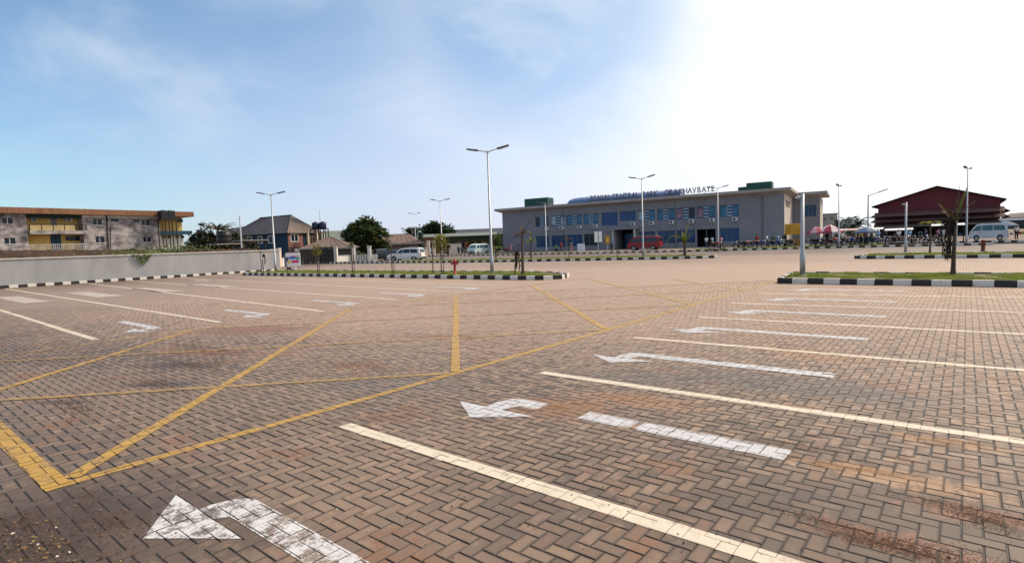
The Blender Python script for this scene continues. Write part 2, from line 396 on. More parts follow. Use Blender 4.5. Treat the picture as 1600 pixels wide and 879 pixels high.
def wall_holes(mb, s0, s1, z0, z1, holes, y=0.0, depth=0.2):
    xs = sorted({s0, s1, *[h[0] for h in holes], *[h[2] for h in holes]}); zs = sorted({z0, z1, *[h[1] for h in holes], *[h[3] for h in holes]})
    xs = [x for x in xs if s0 <= x <= s1]; zs = [z for z in zs if z0 <= z <= z1]
    for a, b in zip(xs, xs[1:]):
        for c, d in zip(zs, zs[1:]):
            mx, mz = (a + b) / 2, (c + d) / 2
            if any(h[0] < mx < h[2] and h[1] < mz < h[3] for h in holes): continue
            mb.quad((a, y, c), (b, y, c), (b, y, d), (a, y, d))
    for a, c, b, d in holes:
        mb.quad((a, y, c), (a, y + depth, c), (a, y + depth, d), (a, y, d)); mb.quad((b, y, c), (b, y, d), (b, y + depth, d), (b, y + depth, c))
        mb.quad((a, y, d), (a, y + depth, d), (b, y + depth, d), (b, y, d)); mb.quad((a, y, c), (b, y, c), (b, y + depth, c), (a, y + depth, c))
    return mb

# ------------------------------------------------------------------ ground
GZ = -0.03
mb = MB(); mb.quad((-3000, -3000, GZ), (3000, -3000, GZ), (3000, 3000, GZ), (-3000, 3000, GZ))
tag(mb.build('ground', mat('bare_earth', (0.20, 0.145, 0.10), 0.95, c2=(0.13, 0.11, 0.06), scale=0.05)), kind='structure')
PZ = -0.0075
mb = MB(); mb.quad((-58.0, -14, PZ), (60, -14, PZ), (60, 130, PZ), (-100, 130, PZ), (-100, 27.5, PZ), (-58, 27.5, PZ))
pave = tag(mb.build('pavement', M_PAVE), kind='structure')

ZONE = 21.0
def camxy(x, y):
    """forward distance and sideways distance from the photographer"""
    return x * -0.6355 + y * 0.7721, x * 0.7721 + y * 0.6355
def hsh(a, b, k):
    v = np.sin(a * 12.9898 + b * 78.233 + k * 37.719) * 43758.5453
    return v - np.floor(v)
cells = np.array([(i, j) for i in range(-330, 140) for j in range(-60, 330)])
kk = np.mod(cells[:, 0] - cells[:, 1], 4)
hor = cells[kk == 0]; ver = cells[kk == 3]
GAP = 0.0078
def brick_rows(c, lx, ly):
    x0 = c[:, 0] * 0.1; y0 = c[:, 1] * 0.1
    return np.stack([x0, y0, np.full(len(c), lx), np.full(len(c), ly), c[:, 0], c[:, 1]], 1)
B = np.concatenate([brick_rows(hor, 0.2, 0.1), brick_rows(ver, 0.1, 0.2)])
bcx = B[:, 0] + B[:, 2] / 2; bcy = B[:, 1] + B[:, 3] / 2
fw, sw_ = camxy(bcx, bcy)
keep = (fw > 1.3) & (fw < ZONE) & (np.abs(sw_) < fw * 0.95 + 1.6)
B = B[keep]; bcx = bcx[keep]; bcy = bcy[keep]; fw = fw[keep]; sw_ = sw_[keep]
bz = -0.0032 * hsh(B[:, 4], B[:, 5], 1.0)
sink = hsh(B[:, 4], B[:, 5], 5.0) > 0.965
bz = bz - sink * 0.004
btx = (hsh(B[:, 4], B[:, 5], 2.0) - 0.5) * 0.020; bty = (hsh(B[:, 4], B[:, 5], 3.0) - 0.5) * 0.020
gx = (GAP + 0.0045 * hsh(B[:, 4], B[:, 5], 4.0)) / 2          # joints of uneven width
# projected size in the photograph
P3 = np.stack([bcx, bcy, bz - EYE], 1) @ CAM.T
ppx = CX + FPX * P3[:, 0] / P3[:, 2]; ppy = CY - FPX * P3[:, 1] / P3[:, 2]
inside = (ppx > 8) & (ppx < 1592) & (ppy > 0) & (ppy < 872)
size = np.where(inside, 1.0 / P3[:, 2], 0)
order = np.argsort(-size)
single = set(order[:300].tolist())
def brick_mesh():
    m = MB(); m.bevbox(-0.0965, -0.0465, -0.035, 0.0965, 0.0465, 0, 0.0038)
    me = bpy.data.meshes.new('brick'); me.from_pydata(m.v, [], m.f); me.materials.append(M_BRICK); return me
bm_ = brick_mesh()
for k in order[:300]:
    o = link('brick', bm_, pave, (bcx[k], bcy[k], bz[k]))
    vert = B[k, 3] > 0.15
    o.rotation_euler = Matrix(((1, 0, 0), (0, 1, 0), (btx[k], bty[k], 1))).to_euler() if False else (bty[k], -btx[k], R(90) if vert else 0.0)
    if vert: o.rotation_euler = (Matrix.Rotation(bty[k], 3, 'X') @ Matrix.Rotation(-btx[k], 3, 'Y') @ Matrix.Rotation(R(90), 3, 'Z')).to_euler()
V = []; F = []
def add_bricks(idx, chamfer):
    if len(idx) == 0: return
    x0 = B[idx, 0] + gx[idx]; y0 = B[idx, 1] + gx[idx]; x1 = B[idx, 0] + B[idx, 2] - gx[idx]; y1 = B[idx, 1] + B[idx, 3] - gx[idx]
    cx_, cy_ = bcx[idx], bcy[idx]
    def ring(ins, dz, base=None):
        out = []
        for a, b in ((x0 + ins, y0 + ins), (x1 - ins, y0 + ins), (x1 - ins, y1 - ins), (x0 + ins, y1 - ins)):
            z = (bz[idx] + btx[idx] * (a - cx_) + bty[idx] * (b - cy_) + dz) if base is None else np.full(len(idx), base)
            out.append(np.stack([a, b, z], 1))
        return out
    rings = ring(0, 0, -0.02) + (ring(0, -0.004) + ring(0.0038, 0) if chamfer else ring(0, 0))
    nv = len(rings); vs = np.stack(rings, 1).reshape(-1, 3)
    off = sum(len(a) for a in V)
    quads = []
    for r in range(nv // 4 - 1):
        for q in range(4): quads.append((r * 4 + q, r * 4 + (q + 1) % 4, r * 4 + 4 + (q + 1) % 4, r * 4 + 4 + q))
    quads.append((nv - 4, nv - 3, nv - 2, nv - 1))
    qa = np.array(quads)[None] + (np.arange(len(idx)) * nv)[:, None, None] + off
    V.append(vs); F.append(qa.reshape(-1, 4))
rest = np.array([k for k in range(len(B)) if k not in single])
add_bricks(rest[fw[rest] < 10], True); add_bricks(rest[fw[rest] >= 10], False)
def quads_mesh(name, vs, fs, material):
    me = bpy.data.meshes.new(name)
    me.vertices.add(len(vs)); me.vertices.foreach_set('co', np.asarray(vs, dtype=np.float32).ravel())
    me.loops.add(len(fs) * 4); me.loops.foreach_set('vertex_index', np.asarray(fs, dtype=np.int32).ravel())
    me.polygons.add(len(fs)); me.polygons.foreach_set('loop_start', np.arange(0, len(fs) * 4, 4, dtype=np.int32))
    me.materials.append(material); me.polygons.foreach_set('use_smooth', np.zeros(len(fs), dtype=bool)); me.update(calc_edges=True); me.validate()
    return me
tag(link('paving_bricks', quads_mesh('paving_bricks', np.concatenate(V), np.concatenate(F), M_BRICK), pave), kind='stuff')

# ------------------------------------------------------------------ painted markings, lying on the brick tops
def clip_half(poly, a, b, c):
    """keep a*x + b*y + c >= 0"""
    out = []
    for k in range(len(poly)):
        p, q = poly[k], poly[(k + 1) % len(poly)]
        dp, dq = a * p[0] + b * p[1] + c, a * q[0] + b * q[1] + c
        if dp >= 0: out.append(p)
        if dp * dq < 0:
            t = dp / (dp - dq); out.append((p[0] + (q[0] - p[0]) * t, p[1] + (q[1] - p[1]) * t))
    return out
def ccw(p):
    ar = sum(p[k][0] * p[(k + 1) % len(p)][1] - p[(k + 1) % len(p)][0] * p[k][1] for k in range(len(p)))
    return p if ar > 0 else p[::-1]
def lay(mb, poly, inset=0.0034, dz=0.003):
    poly = ccw(poly)
    near = clip_half(poly, 0.6355, -0.7721, ZONE)
    far = clip_half(poly, -0.6355, 0.7721, -ZONE)
    if len(far) > 2: mb.quad(*[(x, y, PZ + 0.004 + dz) for x, y in far])
    if len(near) < 3: return
    ax = [p[0] for p in near]; ay = [p[1] for p in near]
    sel = np.nonzero((B[:, 0] < max(ax)) & (B[:, 0] + B[:, 2] > min(ax)) & (B[:, 1] < max(ay)) & (B[:, 1] + B[:, 3] > min(ay)))[0]
    for k in sel:
        x0, y0, x1, y1 = B[k, 0] + inset, B[k, 1] + inset, B[k, 0] + B[k, 2] - inset, B[k, 1] + B[k, 3] - inset
        p = [(x0, y0), (x1, y0), (x1, y1), (x0, y1)]
        for q in range(len(near)):
            a, b = near[q], near[(q + 1) % len(near)]
            ex, ey = b[0] - a[0], b[1] - a[1]
            p = clip_half(p, -ey, ex, ey * a[0] - ex * a[1])
            if len(p) < 3: break
        if len(p) >= 3:
            mb.quad(*[(x, y, bz[k] + btx[k] * (x - bcx[k]) + bty[k] * (y - bcy[k]) + dz) for x, y in p])
def strip(a, b, wd):
    a = Vector(a); b = Vector(b); d = (b - a).normalized(); n = Vector((-d.y, d.x)) * wd / 2
    return [tuple(a + n), tuple(a - n), tuple(b - n), tuple(b + n)]
def wobbly(mb, a, b, wd, inset, dz=0.003, seg=1.1):
    """a hand-painted line: short lengths whose edges wander a little"""
    a = Vector(a); b = Vector(b); L_ = (b - a).length; n = max(1, int(L_ / seg)); d = (b - a) / L_; nn = Vector((-d.y, d.x))
    rr = random.Random(int(a.x * 100 + a.y * 1000))
    e = [(a + d * L_ * k / n, wd / 2 + rr.uniform(-0.009, 0.011), wd / 2 + rr.uniform(-0.009, 0.011)) for k in range(n + 1)]
    for p, q in zip(e, e[1:]):
        lay(mb, [tuple(p[0] + nn * p[1]), tuple(p[0] - nn * p[2]), tuple(q[0] - nn * q[2]), tuple(q[0] + nn * q[1])], inset, dz)
def marking(name, mb, m, label):
    o = mb.build(name, m); return tag(o, label, None, None, 'structure')
ords = ['first', 'second', 'third', 'fourth', 'fifth', 'sixth', 'seventh']
right_lines = [((-4.93, 3.19), (14, 3.1)), ((-4.55, 6.10), (14, 6.3)), ((-4.71, 9.20), (14, 9.5)), ((-4.65, 12.24), (14, 12.75)), ((-4.89, 15.17), (14, 16.2)), ((-4.95, 17.95), (14, 20.4))]
for k, (a, b) in enumerate(right_lines):
    mb = MB(); wobbly(mb, a, b, 0.145, 0.0015)
    marking('road_line', mb, M_CREAM, f'cream bay line, {ords[k]} from the photographer in the bays that run to the planted kerb')
left_lines = [((-15.05, 3.54), (-50.2, 4.2)), ((-15.3, 6.35), (-50.2, 7.1)), ((-14.76, 9.06), (-50.2, 11.7)), ((-15.3, 12.26), (-50.2, 14.3)), ((-15.9, 15.33), (-50.2, 17.6)), ((-16, 18.2), (-50, 20.2))]
for k, (a, b) in enumerate(left_lines):
    mb = MB(); wobbly(mb, a, b, 0.15, 0.0015, seg=2.5)
    marking('road_line', mb, M_CREAM, f'cream bay line running towards the grey wall, {ords[k]} from the photographer')
def arrow(yc, tail, dirx, tipx, stem=0.25, dz=0.0035, gap=None, slope=0.0, off=0.33):
    mb = MB(); s = dirx; h = stem / 2; base = yc - off; nx = tipx
    f = lambda dx, y: (tipx + dx * s, y)
    lay(mb, [f(0, base - 0.38), f(0.535, base), f(-0.535, base)], dz=dz)                                # head
    lay(mb, [f(-0.12, base + 0.001), f(0.11, base + 0.001), f(0.17, yc - h), f(-0.13, yc - h)], dz=dz)   # neck
    lay(mb, [f(-0.13, yc - h + 0.001), f(0.20, yc - h + 0.001), f(0.25, yc + h), f(0.05, yc + h), f(-0.07, yc + h * 0.45)], dz=dz)
    L_ = abs(tail - tipx)
    segs = [(0.2, L_)] if not gap else [(0.2, gap[0]), (gap[1], gap[2]), (gap[3], L_)]
    for a, b in segs:
        ya, yb = yc + slope * a, yc + slope * b
        lay(mb, [f(a + (0.05 if a == 0.2 else 0), ya + h), f(a, ya - h + 0.001), f(b, yb - h), f(b, yb + h)], dz=dz)
    return mb
rt = [(1.70, 0.8, -4.06, None), (4.80, -1.1, -4.0, (0.42, 0.95, 1.52, 1.58)), (7.84, -1.26, -4.05, None), (10.80, -1.25, -4.05, None), (13.8, -1.28, -4.0, None), (16.75, -1.36, -4.0, None), (19.75, -1.4, -4.0, None)]
for k, (yc, tail, tip, gp) in enumerate(rt):
    mb = arrow(yc, tail, 1, tip, gap=gp, off=0.205 if k == 0 else 0.33, stem=0.235 if k == 0 else 0.25)
    marking('road_arrow_marking', mb, M_WHITEW if k == 0 else M_WHITE, f'white turn arrow painted on the pavers, {ords[k]} from the photographer beside the yellow box')
for k, yc in enumerate((1.95, 4.98, 7.85, 10.9, 13.9, 16.9)):
    mb = arrow(yc, -18.5, -1, -15.75 + 0.0 * k, stem=0.24)
    marking('road_arrow_marking', mb, M_WHITE, f'white turn arrow facing away, {ords[k]} from the photographer in the bays by the grey wall')
for k, pts in enumerate(([(-6, 464), (30, 462.6), (80, 470.5), (38, 473.5), (8, 468)], [(103, 457.6), (138, 455.6), (196, 461.8), (152, 464.5)], [(198, 451), (228, 449.2), (292, 454.4), (250, 456)], [(286, 445), (318, 443.8), (372, 447), (335, 449)], [(295, 437.6), (322, 437), (332, 438.6), (308, 439)])):
    mb = MB(); lay(mb, [tuple(W(*p).xy) for p in pts])
    marking('road_patch_marking', mb, M_WORN, f'worn white paint patch in a bay by the grey wall, {ords[k]} from the photographer')
YB = [((-5.6, 0.9), (-5.58, 10), 0.11), ((-5.58, 10), (-5.66, 20.5), 0.115), ((-5.66, 20.5), (-6.05, 36.7), 0.12)]
mb = MB()
for a, b, wd in YB: wobbly(mb, a, b, wd, 0.0032)
marking('road_line', mb, M_YELLOW, 'long yellow edge line of the hatched box, running beside the white arrows')
mb = MB(); wobbly(mb, (-5.535, 0.98), (-15, 0.93), 0.175, 0.0032, 0.0045); marking('road_line', mb, M_YELLOW, 'broad yellow end line closing the hatched box nearest the photographer')
mb = MB(); wobbly(mb, (-14.45, 0.93), (-14.45, 23.5), 0.11, 0.0032, 0.0045); marking('road_line', mb, M_YFADE, 'faint yellow edge line of the hatched box beside the bays of the grey wall')
dA = [((-5.7, 1.1), (-14.4, 9.73)), ((-5.64, 5.50), (-14.55, 14.4)), ((-5.66, 9.82), (-14.46, 18.86)), ((-5.72, 14.5), (-14.0, 22.8)), ((-5.76, 19.0), (-10.0, 23.2)), ((-10.3, 1.05), (-14.4, 5.30))]
dB = [((-5.66, 5.38), (-9.9, 1.08)), ((-5.66, 9.68), (-14.2, 1.08)), ((-5.74, 14.3), (-14.4, 5.6)), ((-5.76, 18.8), (-14.4, 10.2)), ((-5.8, 23.2), (-14.4, 14.6))]
for k, (a, b) in enumerate(dA):
    mb = MB(); wobbly(mb, a, b, 0.13, 0.0032, 0.006); marking('road_line', mb, M_YELLOW, f'yellow hatch line slanting towards the bus station, {ords[k]} in the box')
for k, (a, b) in enumerate(dB):
    mb = MB(); wobbly(mb, a, b, 0.11, 0.0032, 0.0075); marking('road_line', mb, M_YFADE, f'thin yellow hatch line slanting across the view, {ords[k]} in the box')

# ------------------------------------------------------------------ kerbs and planted islands
KH, KW = 0.20, 0.14
def stone_mesh(ln, m):
    b = MB(); b.bevbox(0.004, 0, 0, ln - 0.004, KW, KH, 0.014)
    me = bpy.data.meshes.new('kerb_stone'); me.from_pydata(b.v, [], b.f); me.materials.append(m); return me
ST = {0: stone_mesh(0.5, kerb_b), 1: stone_mesh(0.5, kerb_w)}
def kerb_run(pts, parent, phase=0, joined=None, ln=0.5, z=0.0):
    """kerb stones laid end to end along a line; each stands on the left of the direction walked"""
    k = phase; carry = 0.0
    rr = random.Random(len(pts) + int(pts[0][0] * 10))
    for a, b in zip(pts, pts[1:]):
        a = Vector(a); b = Vector(b); d = b - a; n = max(1, round(d.length / ln)); an = math.atan2(d.y, d.x)
        for q in range(n):
            p = a + d * (q / n)
            if joined is None:
                o = link('kerb_stone', ST[k % 2], parent, (p.x, p.y, z + rr.uniform(-0.008, 0.008)))
                o.rotation_euler = (0, 0, an + rr.uniform(-0.006, 0.006)); o.scale = (d.length / n / ln * rr.uniform(0.985, 1.0), 1, 1)
            else:
                t = MB(); t.bevbox(0.004, 0, 0, d.length / n - 0.004, KW, KH, 0.014); c, s_ = math.cos(an), math.sin(an)
                bb = len(joined.v)
                joined.v += [(p.x + x * c - y * s_, p.y + x * s_ + y * c, zz + z) for x, y, zz in t.v]
                joined.f += [tuple(i + bb for i in f) for f in t.f]; joined.m += [k % 2] * len(t.f)
            k += 1
    return k
def inset_poly(p, d):
    p = ccw(p); out = []
    for k in range(len(p)):
        a, b, c = Vector(p[k - 1]), Vector(p[k]), Vector(p[(k + 1) % len(p)])
        n1 = Vector((-(b - a).y, (b - a).x)).normalized(); n2 = Vector((-(c - b).y, (c - b).x)).normalized()
        m = (n1 + n2).normalized(); out.append(tuple(b + m * d / max(0.3, m.dot(n1))))
    return out
def inpoly(x, y, p):
    r = False
    for k in range(len(p)):
        (x1, y1), (x2, y2) = p[k], p[(k + 1) % len(p)]
        if (y1 > y) != (y2 > y) and x < (x2 - x1) * (y - y1) / (y2 - y1) + x1: r = not r
    return r
def grass(poly, n, hmin, hmax, z, seed, wd=0.012):
    rr = random.Random(seed); m = MB(); xs = [p[0] for p in poly]; ys = [p[1] for p in poly]; c = 0
    import mathutils.noise as mn
    while c < n:
        x = rr.uniform(min(xs), max(xs)); y = rr.uniform(min(ys), max(ys))
        if not inpoly(x, y, poly): continue
        den = mn.noise((x * 0.9, y * 0.9, seed))
        if den < -0.16: c += 0.3; continue
        h = rr.uniform(hmin, hmax) * (0.75 + 0.7 * max(0, den)); a = rr.uniform(0, 6.283); le = rr.uniform(0.1, 0.6) * h
        dx, dy = math.cos(a) * wd, math.sin(a) * wd; lx, ly = -math.sin(a) * le, math.cos(a) * le
        m.quad((x - dx, y - dy, z - 0.01), (x + dx, y + dy, z - 0.01), (x + lx * .4 + dx * .6, y + ly * .4 + dy * .6, z + h * .6), (x + lx, y + ly, z + h))
        c += 1
    return m
def island(poly, start, label, phase, blades, hmin, hmax, seed, wd, gpoly=None, joined=False):
    poly = ccw(poly); inner = inset_poly(poly, KW * 0.7)
    m = MB(); m.prism(inner, PZ - 0.01, KH - 0.045)
    isl = tag(m.build('traffic_island', soilm), label, None, None, 'structure')
    k = poly.index(start); run = poly[k:] + poly[:k] + [poly[k]]
    if joined:
        jm = MB(); kerb_run(run, isl, phase, jm); tag(jm.build('kerb_stones', [kerb_b, kerb_w], isl), kind='stuff')
    else: kerb_run(run, isl, phase)
    if blades:
        gp = gpoly or inset_poly(poly, KW * 1.4)
        tag(grass(gp, blades, hmin, hmax, KH - 0.045, seed, wd).build('grass', grassm), kind='stuff')
    return isl
island([(-5.35, 21.75), (14.65, 21.75), (14.65, 25.6), (-5.8, 25.6)], (-5.35, 21.75), 'planted kerb island with grass behind the white arrows', 0, 26000, 0.04, 0.11, 3, 0.014)
island([(-46.2, 21.2), (-17.2, 21.35), (-15.8, 21.6), (-15.25, 22.4), (-15.7, 23.7), (-17.4, 24.8), (-20.0, 25.4), (-47.2, 25.5), (-47.4, 22.0)], (-46.2, 21.2), 'long planted kerb island with the red hydrant and the tallest lamp', 0, 40000, 0.03, 0.085, 4, 0.018)
island([(-5.0, 42.1), (15.0, 41.6), (15, 46.2), (-5.2, 46.6), (-5.8, 43.0)], (-5.0, 42.1), 'planted kerb island further back with the red post', 0, 12000, 0.05, 0.12, 5, 0.03)
mid_front = [(-78, 42.4), (-64, 42.1), (-43, 41.6), (-35, 42.4), (-28, 43.3), (-22.2, 44.5), (-17.0, 45.7), (-16.3, 46.6), (-16.6, 48.0)]
mid_back = [(-22, 49.2), (-28, 48.0), (-35, 47.0), (-43, 46.2), (-53, 46.2), (-54, 43.2), (-78, 43.6)]
island(mid_front + mid_back, mid_front[0], 'curving planted kerb island between the two car park lanes', 0, 6000, 0.08, 0.20, 6, 0.035,
       [(-52.8, 42.9), (-43, 42), (-35, 42.8), (-28, 43.7), (-22.2, 44.9), (-17.2, 46.1), (-17, 47.6), (-22, 48.8), (-28, 47.6), (-35, 46.6), (-43, 45.8), (-52.6, 45.8)])
# kerb under the grey wall
m = MB(); m.box(-51.3, -14, -0.05, -50.9, 27.3, 0.02)
kw_ = tag(m.build('kerb', conc), 'black and white painted kerb along the foot of the grey wall', None, None, 'structure')
kerb_run([(-50.75, -2.2), (-50.75, 6.9), (-50.85, 16.2), (-51.0, 26.6)], kw_, 0, ln=0.5)
# far kerb along the terminal and the market, ground behind it raised
far = [(-92, 70.5), (-66, 68.0), (-43.5, 67.5), (-24.5, 68.0), (-14.5, 70.4), (-7.0, 71.4), (2.0, 70.8)]
m = MB(); m.prism([(x, y + 0.1) for x, y in far] + [(2.0, 76), (60, 69), (60, 170), (-92, 170)], -0.05, KH - 0.05)
fk = tag(m.build('forecourt_path', mat('forecourt_earth', (0.23, 0.165, 0.125), 0.9, c2=(0.15, 0.11, 0.085), scale=0.4)), 'raised forecourt in front of the bus station', None, None, 'structure')
jm = MB(); kerb_run(far, fk, 0, jm, 0.55); tag(jm.build('kerb_stones', [kerb_b, kerb_w], fk), kind='stuff')
jm = MB(); kerb_run([(-7.5, 76.4), (-3.3, 76.2), (1.0, 75.2), (4.3, 73.4), (9, 71), (20, 66)], fk, 1, jm, 0.55, KH - 0.05); tag(jm.build('kerb_stones', [kerb_b, kerb_w], fk), kind='stuff')

# ------------------------------------------------------------------ bus station
FT = KH - 0.05                       # level of the raised forecourt
T = Frame((-20.1 - 1.19 - 0.15, 90.4 - 0.17 + 1.09), (0.9903, 0.1392))
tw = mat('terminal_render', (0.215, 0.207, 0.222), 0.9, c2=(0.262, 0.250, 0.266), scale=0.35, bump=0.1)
tlit = mat('terminal_sunlit_render', (0.50, 0.44, 0.38), 0.85, 0.1, 0.5)  # paler copy of the terminal render, sunlight put into its colour
troof = mat('terminal_fascia', (0.40, 0.355, 0.32), 0.75, c2=(0.31, 0.275, 0.25), scale=0.5)
glass = mat('blue_glass', (0.012, 0.055, 0.150), 0.15, 0.3, 0.6, spec=0.35)
glassd = mat('dark_glass', (0.008, 0.016, 0.032), 0.16, 0.4, 0.6, spec=0.3)
gblue = mat('blue_panel', (0.020, 0.065, 0.20), 0.35, 0.12, 0.8)
alum = mat('window_frame', (0.19, 0.19, 0.21), 0.5, 0.05)
blindc = mat('window_blind', (0.36, 0.44, 0.52), 0.6, 0.15, 2)
tealp = mat('teal_film', (0.03, 0.15, 0.27), 0.3, 0.3, 1.5)
pinkp = mat('pink_poster', (0.30, 0.17, 0.22), 0.6, 0.45, 2.2)
acw = mat('air_conditioner_white', (0.62, 0.60, 0.58), 0.6, 0.08, 2)
acg = mat('air_conditioner_grille', (0.10, 0.10, 0.105), 0.6, 0.1, 2)
darkin = mat('dark_interior', (0.018, 0.016, 0.018), 0.9, 0.3, 1)
term = fempty('bus_station', T, 'long two storey grey bus station with blue windows and flat overhanging roof', 'bus station')
Htop = 8.7
sL = T.uv(785.5, 360)[0]
ups = [(836.4, 857.2), (860.6, 882.8), (885, 909), (911.8, 935), (940.2, 965), (968.5, 993.6), (997, 1023.2), (1027, 1054), (1057, 1085.8), (1088.7, 1118), (1124.6, 1155)]
def line(x, x0, y0, x1, y1): return y0 + (y1 - y0) * (x - x0) / (x1 - x0)
holes = []; winspec = []
zu0, zu1 = 4.78, 6.72; zl0, zl1 = FT + 0.75, 3.05
for k, (a, b) in enumerate(ups):
    s0 = T.uv(a, 345)[0]; s1 = T.uv(b, 345)[0]
    z0 = zu0 if k != 4 else 4.35
    if k == 5: z0 = 5.0
    holes.append((s0, z0, s1, zu1)); winspec.append((s0, z0, s1, zu1, k, 'u'))
    if k in (4, 5): continue
    zz = zl0 if k != 9 else FT + 0.02
    holes.append((s0, zz, s1, zl1)); winspec.append((s0, zz, s1, zl1, k, 'l'))
ps0, ps1 = T.uv(962.5, 378)[0], T.uv(992, 378)[0]
holes.append((ps0, FT, ps1, 3.55))
m = MB()
wall_holes(m, sL, 0, 0, Htop - 0.75, holes, 0, 0.28)
m.quad((sL, 0, 0), (sL, 15, 0), (sL, 15, Htop - .75), (sL, 0, Htop - .75)); m.quad((sL, 15, 0), (0, 15, 0), (0, 15, Htop - .75), (sL, 15, Htop - .75))
m.box(ps0 - 1.1, 0.281, FT, ps0 + .02, 3.2, 3.6); m.box(ps1 - .02, 0.281, FT, ps1 + .3, 3.2, 3.6)
m.build('wall', tw, term)
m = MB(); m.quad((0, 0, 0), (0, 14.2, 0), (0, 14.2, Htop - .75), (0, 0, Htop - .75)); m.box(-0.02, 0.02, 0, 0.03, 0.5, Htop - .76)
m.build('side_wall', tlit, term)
m = MB(); m.box(sL + .1, 0.30, 0, -.1, 3.2, 0.16); m.box(sL + .1, 3.2, 0.2, -0.1, 3.4, 7.5); m.box(sL + .1, .3, 3.5, -.1, 3.2, 3.8)
m.build('interior', darkin, term)
# roof slab with sloping soffit
m = MB(); o_ = 1.1
m.box(sL - o_, -o_, Htop - 0.42, o_ * 0.9, 15.5, Htop)
for a, b in (((sL - o_ + .04, -o_ + .04), (o_ * .9 - .04, -o_ + .04)),):
    m.quad((sL - .03, -.03, Htop - .8), (0.03, -.03, Htop - .8), (o_ * .9 - .04, -o_ + .04, Htop - .425), (sL - o_ + .04, -o_ + .04, Htop - .425))
    m.quad((0.03, -.03, Htop - .8), (.03, 15.4, Htop - .8), (o_ * .9 - .04, 15.4, Htop - .425), (o_ * .9 - .04, -o_ + .04, Htop - .425))
    m.quad((sL - .03, 15.4, Htop - .8), (sL - .03, -.03, Htop - .8), (sL - o_ + .04, -o_ + .04, Htop - .425), (sL - o_ + .04, 15.4, Htop - .425))
m.build('roof', troof, term)
for s_ in (T.uv(1190, 340)[0], T.uv(1192.5, 340)[0], T.uv(880, 330)[0], T.uv(1055, 320)[0]): MB().box(s_ - .05, -.035, FT, s_ + .05, -.002, Htop - .85).build('downpipe', mat('downpipe_grey', (0.13, 0.125, 0.135), 0.8), term)
rs = random.Random(3)
for (s0, z0, s1, z1, k, fl) in winspec:
    if k == 9 and fl == 'l':
        m = MB(); m.box((s0 + s1) / 2 - .04, .2, z0, (s0 + s1) / 2 + .04, .27, z1); m.box(s0, .2, z1 - .08, s1, .27, z1); m.build('entrance', alum, term); continue
    y = 0.16
    g = gblue if k in (4, 5) and fl == 'u' else (glass if k != 3 or fl == 'u' else glassd)
    wi = MB(); wi.box(s0, y + .02, z0, s1, y + .05, z1); wo = wi.build('window', g, term)
    f = MB(); t = .045; wd = s1 - s0; ncol = 3
    f.box(s0, y - .03, z0, s1, y + .018, z0 + t); f.box(s0, y - .03, z1 - t, s1, y + .018, z1)
    for q in range(ncol + 1):
        x = s0 + (wd - t) * q / ncol; f.box(x, y - .028, z0 + t, x + t, y + .018, z1 - t)
    if fl == 'u' and k not in (4, 5):
        f.box(s0, y - .026, z0 + (z1 - z0) * .62, s1, y + .016, z0 + (z1 - z0) * .62 + .04)
    f.build('frame', alum, wo)
    if fl == 'u' and k not in (4, 5):
        b = MB(); mid = s0 + wd / 3
        for q in range(4):
            zz = z0 + (z1 - z0) * (0.08 + 0.25 * q); b.box(mid + .06, y + .001, zz, mid + wd / 3 - .05, y + .015, zz + (z1 - z0) * .10)
        if rs.random() < .6: b.box(mid + .06, y + .001, z0 + .1, mid + .16, y + .0145, z1 - .1)
        b.build('blind', blindc, wo)
        for q, (a, bb) in enumerate(((s0 + .06, mid - .02), (mid + wd / 3 + .06, s1 - .06))):
            c = {0: [glassd, None], 1: [blindc, blindc], 2: [tealp, tealp], 3: [tealp, tealp], 6: [blindc, tealp], 7: [tealp, tealp], 8: [pinkp, glassd], 9: [pinkp, tealp], 10: [tealp, tealp]}.get(k, [None, None])[q]
            if c is None: continue
            p = MB(); p.box(a, y + .001, z0 + .12 + rs.random() * .2, bb, y + .0155, z1 - .1 - rs.random() * .25); p.build('poster', c, wo)
for x in (855, 878.5, 906, 931.5, 990, 1019, 1050, 1081, 1113.5, 1148.5):
    s_ = T.uv(x, 355)[0]; a = MB(); a.box(s_ - .42, -.36, zu0 - .68, s_ + .42, -.02, zu0 - .08); ao = a.build('air_conditioner', acw, term)
    a = MB(); a.tube([(s_ - .08, -.37, zu0 - .38), (s_ - .08, -.365, zu0 - .38)], .24, 12); a.build('fan_grille', acg, ao)
# porch
m = MB(); m.box(ps0 - .9, -.9, 3.55, ps1 + .9, -.003, 3.95); m.build('porch_roof', tw, term)
for s_ in (ps0 - .3, ps1 + .2):
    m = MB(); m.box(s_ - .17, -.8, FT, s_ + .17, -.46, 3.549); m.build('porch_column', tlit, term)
m = MB(); m.box(ps0 + .6, 2.9, FT, ps1 - .6, 3.15, 2.8); m.build('door', gblue, term)
